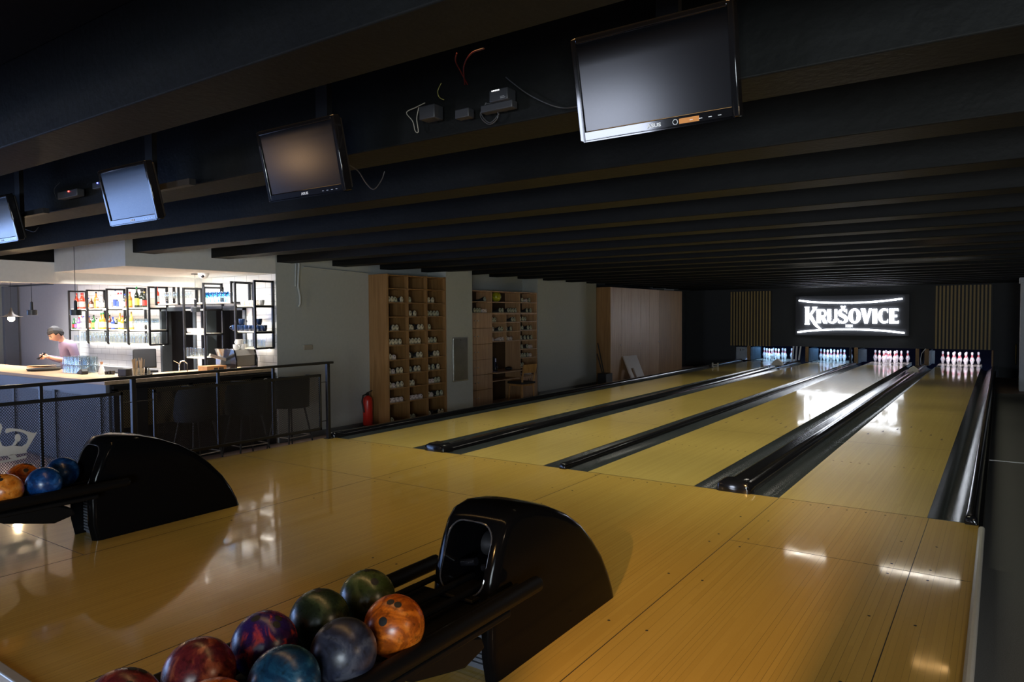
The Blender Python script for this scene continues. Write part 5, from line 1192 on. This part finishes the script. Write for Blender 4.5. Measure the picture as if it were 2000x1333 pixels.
zdesk = c7(450, 955).z; brd(yB, yC, zdesk-.025, zdesk, 'desk_top', -.4, 'oak_light', .12); brd(yB, yC, zdesk-.2, zdesk-.18, 'desk_shelf')
# desk recess lining
zl0 = zz7[2]-.035; zstep = (zl0-ZF)/6
zs = [c7(100, y).z for y in (302, 475, 657, 835, 1008)]; zs += [zs[-1]-(zs[0]-zs[1])*1.0, ZF+.02]
for i in range(6):
    for j, (a, b) in enumerate(((yA+.012, (yA+yB)/2), ((yA+yB)/2, yB-.012))):
        dd = obj('locker_door', MB().box(0, .018, a+.003, b-.003, zs[i+1]+.003, zs[i]-.003), M['oak_light'], t, bevel=.002)
        kx = b-.05 if j == 0 else a+.05
        obj('knob', MB().lathe([(.006, 0), (.013, .01), (.012, .018), (0, .02)], (.018, kx, (zs[i]+zs[i+1])/2), 12, 'x'), M['steel'], dd, label='small steel knob')
for j, (a, b) in enumerate(((yC+.012, (yC+yD)/2), ((yC+yD)/2, yD-.012))):
    dd = obj('cabinet_door', MB().box(0, .018, a+.003, b-.003, ZF+.03, zr[-1]-.022), M['oak_light'], t, bevel=.002)
    obj('key', MB().box(.018, .022, (b-.05 if j == 0 else a+.04), (b-.04 if j == 0 else a+.05), zr[-1]-.13, zr[-1]-.08), M['black_metal'], dd, label='hanging key')
def niche(lst, z, where, k0='g'):
    for i, (cx_, kd) in enumerate(lst):
        y = c7(cx_, 400).y; y = max(yA+.05, min(y, yD-.05))
        shoe(y, z, kd, '%s rental shoe, %s from left %s' % (KINDN[kd][0], ORD[i+1], where), 'rental shoes in the locker unit', X7-.03)
niche([(232, 'g')], zz7[1], 'in the top left cubby over lockers')
niche([(655, 'g'), (702, 'p'), (735, 'g')], zz7[1], 'in the top right cubby, locker unit')
niche([(115, 'g'), (145, 'g'), (172, 'g'), (212, 'p'), (242, 'p')], zz7[2], 'on the shelf directly above lockers')
niche([(402, 'g'), (433, 'g'), (497, 'g'), (525, 'g'), (552, 'g'), (580, 'g')], zz7[2], 'on the wide shelf under the yellow ball')
niche([(708, 'g'), (748, 'g')], zz7[2], 'in the second cubby down, right, locker unit')
niche([(318, 'g'), (345, 'g')], zz7[3], 'in the left cubby, first row over desk')
niche([(540, 'g'), (566, 'g')], zz7[3], 'in the right cubby, first row over desk')
niche([(320, 'b'), (395, 'g'), (422, 'g')], zz7[4], 'in the left cubby, second row over desk')
niche([(472, 'g'), (525, 'g')], zz7[4], 'in the right cubby, second row over desk')
niche([(318, 'p'), (400, 'p'), (432, 'p')], zz7[5], 'in the left cubby, third row over desk')
niche([(470, 'g'), (493, 'p'), (527, 'p')], zz7[5], 'in the right cubby, third row over desk')
for z, l_, nm in ((zr[0], [(630, 'g'), (660, 'g'), (687, 'g')], 'first'), (zr[1], [(628, 'g'), (655, 'g'), (718, 'g'), (748, 'g')], 'second'), (zr[2], [(640, 'g'), (680, 'g'), (718, 'g'), (757, 'g')], 'third'), (zr[3], [(648, 'g'), (708, 'g'), (732, 'p'), (757, 'p')], 'fourth'), (zr[4], [(630, 'g'), (655, 'g'), (680, 'g'), (712, 'g'), (745, 'p')], 'fifth'), (zr[5], [(630, 'g'), (655, 'g')], 'sixth'), (zr[6], [(718, 'p'), (742, 'p')], 'lowest')):
    niche(l_, z, 'on the %s slim shelf beside desk' % nm)
p = at(969, 578, 'x', X7-.13); yb_ = thing('yellow_ball', 'lime yellow bowling ball on the top shelf of the locker unit', 'bowling ball', (X7-.13, p.y, zz7[1]+.108))
link('ball_surface', MB().sphere((0, 0, 0), .108, 36, 20).mesh('ball_surface', marble('ball_lime', (.25, .26, .01), (.42, .42, .02), (.5, .5, .05), 5), 80), yb_)
obj('finger_hole', MB().lathe([(.013, .1075), (.012, .1082)], (0, 0, 0), 12, 'x'), M['black_matt'], yb_)
# desk items and chair
p = c7(385, 940); t = thing('desk_bottle', 'dark bottle with white neck standing on the niche desk', 'bottle', (X7-.12, p.y, zdesk))
obj('body', MB().lathe([(.05, 0), (.055, .01), (.05, .12), (.022, .17), (.018, .2)], n=18), M['black_gloss'], t, smooth=60); obj('neck_foil', MB().lathe([(.019, .2), (.019, .27), (.015, .275)], n=14), M['white'], t)
p = c7(525, 930); o = obj('cap_hat', MB().sphere((0, 0, 0), .08, 20, 12, (1, 1, .55)), M['black_matt'], loc=(X7-.1, p.y, zdesk+.03)); tag(o, 'dark rounded cap lying on the niche desk', 'cap')
p = c7(318, 850); t = thing('desk_screen', 'narrow glowing screen seen edge-on in the desk recess', 'monitor', (X7-.12, yB+.06, zdesk))
obj('panel', MB().box(-.14, .14, 0, .012, .05, .32), M['black_matt'], t); obj('display', MB().box(-.13, .13, .012, .014, .06, .31), pm('display_blue', (.05, .06, .2), .3, emit=(.25, .3, .9), es=.35), t); obj('stand', MB().box(-.05, .05, -.03, .05, 0, .01).box(-.015, .015, 0, .01, 0, .06), M['black_matt'], t)
t = thing('wooden_chair', 'wooden chair with dark seat pushed up to the niche desk', 'chair', (-7.22, 6.0, ZF), R(-10))
wd = veneer('chair_oak', (.34, .17, .05), (.5, .28, .10)); sh_ = .45
obj('seat', MB().box(-.21, .21, -.21, .21, sh_-.02, sh_+.025), pm('seat_dark', (.015, .015, .018), .6), t, bevel=.012)
obj('apron', MB().box(-.19, .19, -.19, .19, sh_-.06, sh_-.02), wd, t)
for sx, sy in ((-1, -1), (-1, 1)): obj('leg', MB().tube([(sx*.17, sy*.17, sh_-.03), (sx*.2, sy*.19, 0)], [.02, .014], 8), wd, t)
for sy in (-1, 1): obj('leg', MB().tube([(.20, sy*.17, 0), (.18, sy*.17, sh_), (.24, sy*.18, .84)], [.015, .021, .014], 8), wd, t)
obj('backrest', MB().prism([(-.19, .66), (.19, .66), (.2, .84), (-.2, .84)], 0, .02, lambda q, z: (.215+z+(q[1]-.66)*.15, q[0], q[1])), wd, t, bevel=.006)

# column hatch, thermostat, pipe, extinguisher
t = thing('metal_hatch', 'brushed steel hatch set in the grey column', 'hatch', (-7.262, 0, 0))
a = at(883, 660, 'x', -7.26); b = at(914, 743, 'x', -7.26)
obj('frame', MB().box(0, .01, a.y, b.y, b.z, a.z), M['steel'], t, bevel=.003); obj('door', MB().box(.01, .018, a.y+.025, b.y-.025, b.z+.025, a.z-.02), pm('hatch_steel', (.26, .26, .25), .33, metal=.95, noise=.25, nscale=6), t); obj('lock', MB().lathe([(.008, .018), (.008, .022)], (0, (a.y+b.y)/2, a.z-.05), 10, 'x'), M['black_matt'], t)
p = at(600, 679, 'x', XG); t = thing('thermostat', 'small beige box on the grey wall near the handrail end', 'thermostat', (XG, p.y, p.z)); obj('case', MB().box(0, .03, -.08, .08, -.035, .04), pm('beige_plastic', (.35, .31, .24), .5), t, bevel=.006)
P = [at(*q, 'x', XG+.03) for q in ((584, 515), (583, 535), (582, 560), (586, 580), (586, 594), (583, 600))]
t = thing('drain_pipe', 'grey flexible pipe hanging down the grey wall', 'pipe', (0, 0, 0)); obj('hose', MB().tube(P, .018, 8), M['wall_grey'], t, smooth=80)
o = obj('conduit', MB().tube([at(*q, 'x', XG+.02) for q in ((578, 516), (577, 550), (577, 560))]+[], .012, 8).tube([at(*q, 'x', XG+.02) for q in ((592, 522), (650, 528), (718, 535))], .016, 8), M['wall_grey'], t, smooth=60)
P = at(893, 617, 'x', -7.262); 
ex = at(720, 800, 'x', XG+.13)
t = thing('fire_extinguisher', 'red fire extinguisher on the floor against the tall oak cabinet', 'fire extinguisher', (XG+.13, ex.y-.02, ZF+.06))
obj('cylinder', MB().lathe([(.07, 0), (.08, .015), (.08, .40), (.07, .45), (.035, .48), (.02, .49)], n=24), M['red'], t, smooth=50); obj('valve', MB().box(-.02, .02, -.02, .02, .49, .53).obox((0, -.02, .53), (.0, .1, .56), .02, .01), M['black_matt'], t)
obj('hose', MB().tube([(0, -.02, .51), (0, -.1, .5), (0, -.125, .40), (.02, -.10, .22)], .012, 8), M['black_matt'], t, smooth=60); obj('foot_ring', MB().lathe([(.075, -.06), (.075, 0)], n=24), M['black_matt'], t)
# wardrobe
WX = -7.3; wy = [at(q_, 600, 'x', -7.3).y for q_ in (1192.6, 1213.5, 1232.5, 1250.6, 1268.5, 1287.8, 1310, 1332)]
t = thing('wardrobe', 'long oak wardrobe with tall doors at the lane side', 'wardrobe', (WX, 0, ZF)); wh = 2.28-ZF
obj('carcass', MB().box(-.62, -.02, wy[0], wy[-1], 0, wh), M['oak'], t)
for i in range(7):
    m = (wy[i]+wy[i+1])/2
    ww = MB().box(-.02, 0, wy[i]+.002, wy[i+1]-.002, .0, wh)
    dd = obj('door', ww, M['oak_light'] if i < 5 else M['oak'], t, bevel=.002)
    if i in (0, 2, 4): obj('knob', MB().lathe([(.008, 0), (.016, .012), (.012, .022), (0, .024)], (0, wy[i+1]-.05, 1.04), 12, 'x'), M['steel'], dd)
p = at(1300, 567, 'x', WX-.2); o = obj('carton', MB().box(-.12, .12, -.4, .4, 0, .06), pm('dull_carton', (.2, .2, .19), .7), loc=(WX-.25, 14.5, 2.282)); tag(o, 'low grey package lying on top of the wardrobe', 'package')
t = thing('leaning_board', 'pale wooden board with a slot leaning on the wardrobe', 'board', (0, 0, 0))
q = [(1219, 696), (1245, 694), (1255, 742), (1230, 748)]; B0 = [at(*k, 'x', WX+.06+.12*(i > 1)) for i, k in enumerate(q)]
B0[2].z = ZF; B0[3].z = ZF; B0[2].x = B0[3].x = WX+.3; B0[0].x = B0[1].x = WX+.03
u_ = (B0[1]-B0[0]); n_ = u_.cross(B0[3]-B0[0]).normalized()*.03
def bil(u, v): return (B0[0]*(1-u)+B0[1]*u)*(1-v)+(B0[3]*(1-u)+B0[2]*u)*v
def slab(us, vs_):
    mb = MB()
    a_ = [bil(us[0], vs_[0]), bil(us[1], vs_[0]), bil(us[1], vs_[1]), bil(us[0], vs_[1])]
    mb.add(a_+[k+n_ for k in a_], [(0, 1, 2, 3), (7, 6, 5, 4), (0, 4, 5, 1), (1, 5, 6, 2), (2, 6, 7, 3), (3, 7, 4, 0)]); return mb
mb = MB()
for us, vs_ in (((0, 1), (0, .45)), ((0, .22), (.45, 1)), ((.42, 1), (.45, 1))): k = slab(us, vs_); mb.add(k.v, k.f)
obj('panel', mb, pm('pale_board', (.62, .52, .45), .5), t, smooth=0)
p = at(1185, 745, 'x', -7.3); o = obj('floor_case', MB().box(-.15, .1, -.18, .18, 0, .35), M['black_matt'], loc=(p.x, p.y-.05, ZF), bevel=.01); tag(o, 'small dark case on the floor before the wardrobe', 'case')
for i, (a, b, lab) in enumerate((((1170, 690), (1180, 748), 'black pole leaning in the gap left of the wardrobe'), ((1168, 670), (1174, 740), 'thin black pole at the very corner left of the wardrobe'))):
    A = at(*a, 'x', -7.75+.0); Bp = at(*b, 'x', -7.45); A = Vector((-7.66, 10.20+.04*i, A.z)); Bp = Vector((-7.42, 10.22+.05*i, ZF)); o = obj('leaning_pole', MB().tube([A, Bp], .015, 8), M['black_matt']); tag(o, lab, 'pole')
p = at(1397, 709, 'z', .12); t = thing('small_bracket', 'tiny pale bracket standing beyond the leftmost lane', 'bracket', (p.x, p.y, .0)); t.scale = (.6, 1, .75); obj('bracket_body', MB().box(-.16, -.10, -.02, .02, 0, .16).box(.10, .16, -.02, .02, 0, .16).box(-.1, .1, -.02, .02, .06, .1).box(-.12, .12, -.02, .02, -.36, .02), pm('bracket_pale', (.5, .47, .42), .5), t, bevel=.004)
bpy.context.view_layer.update()
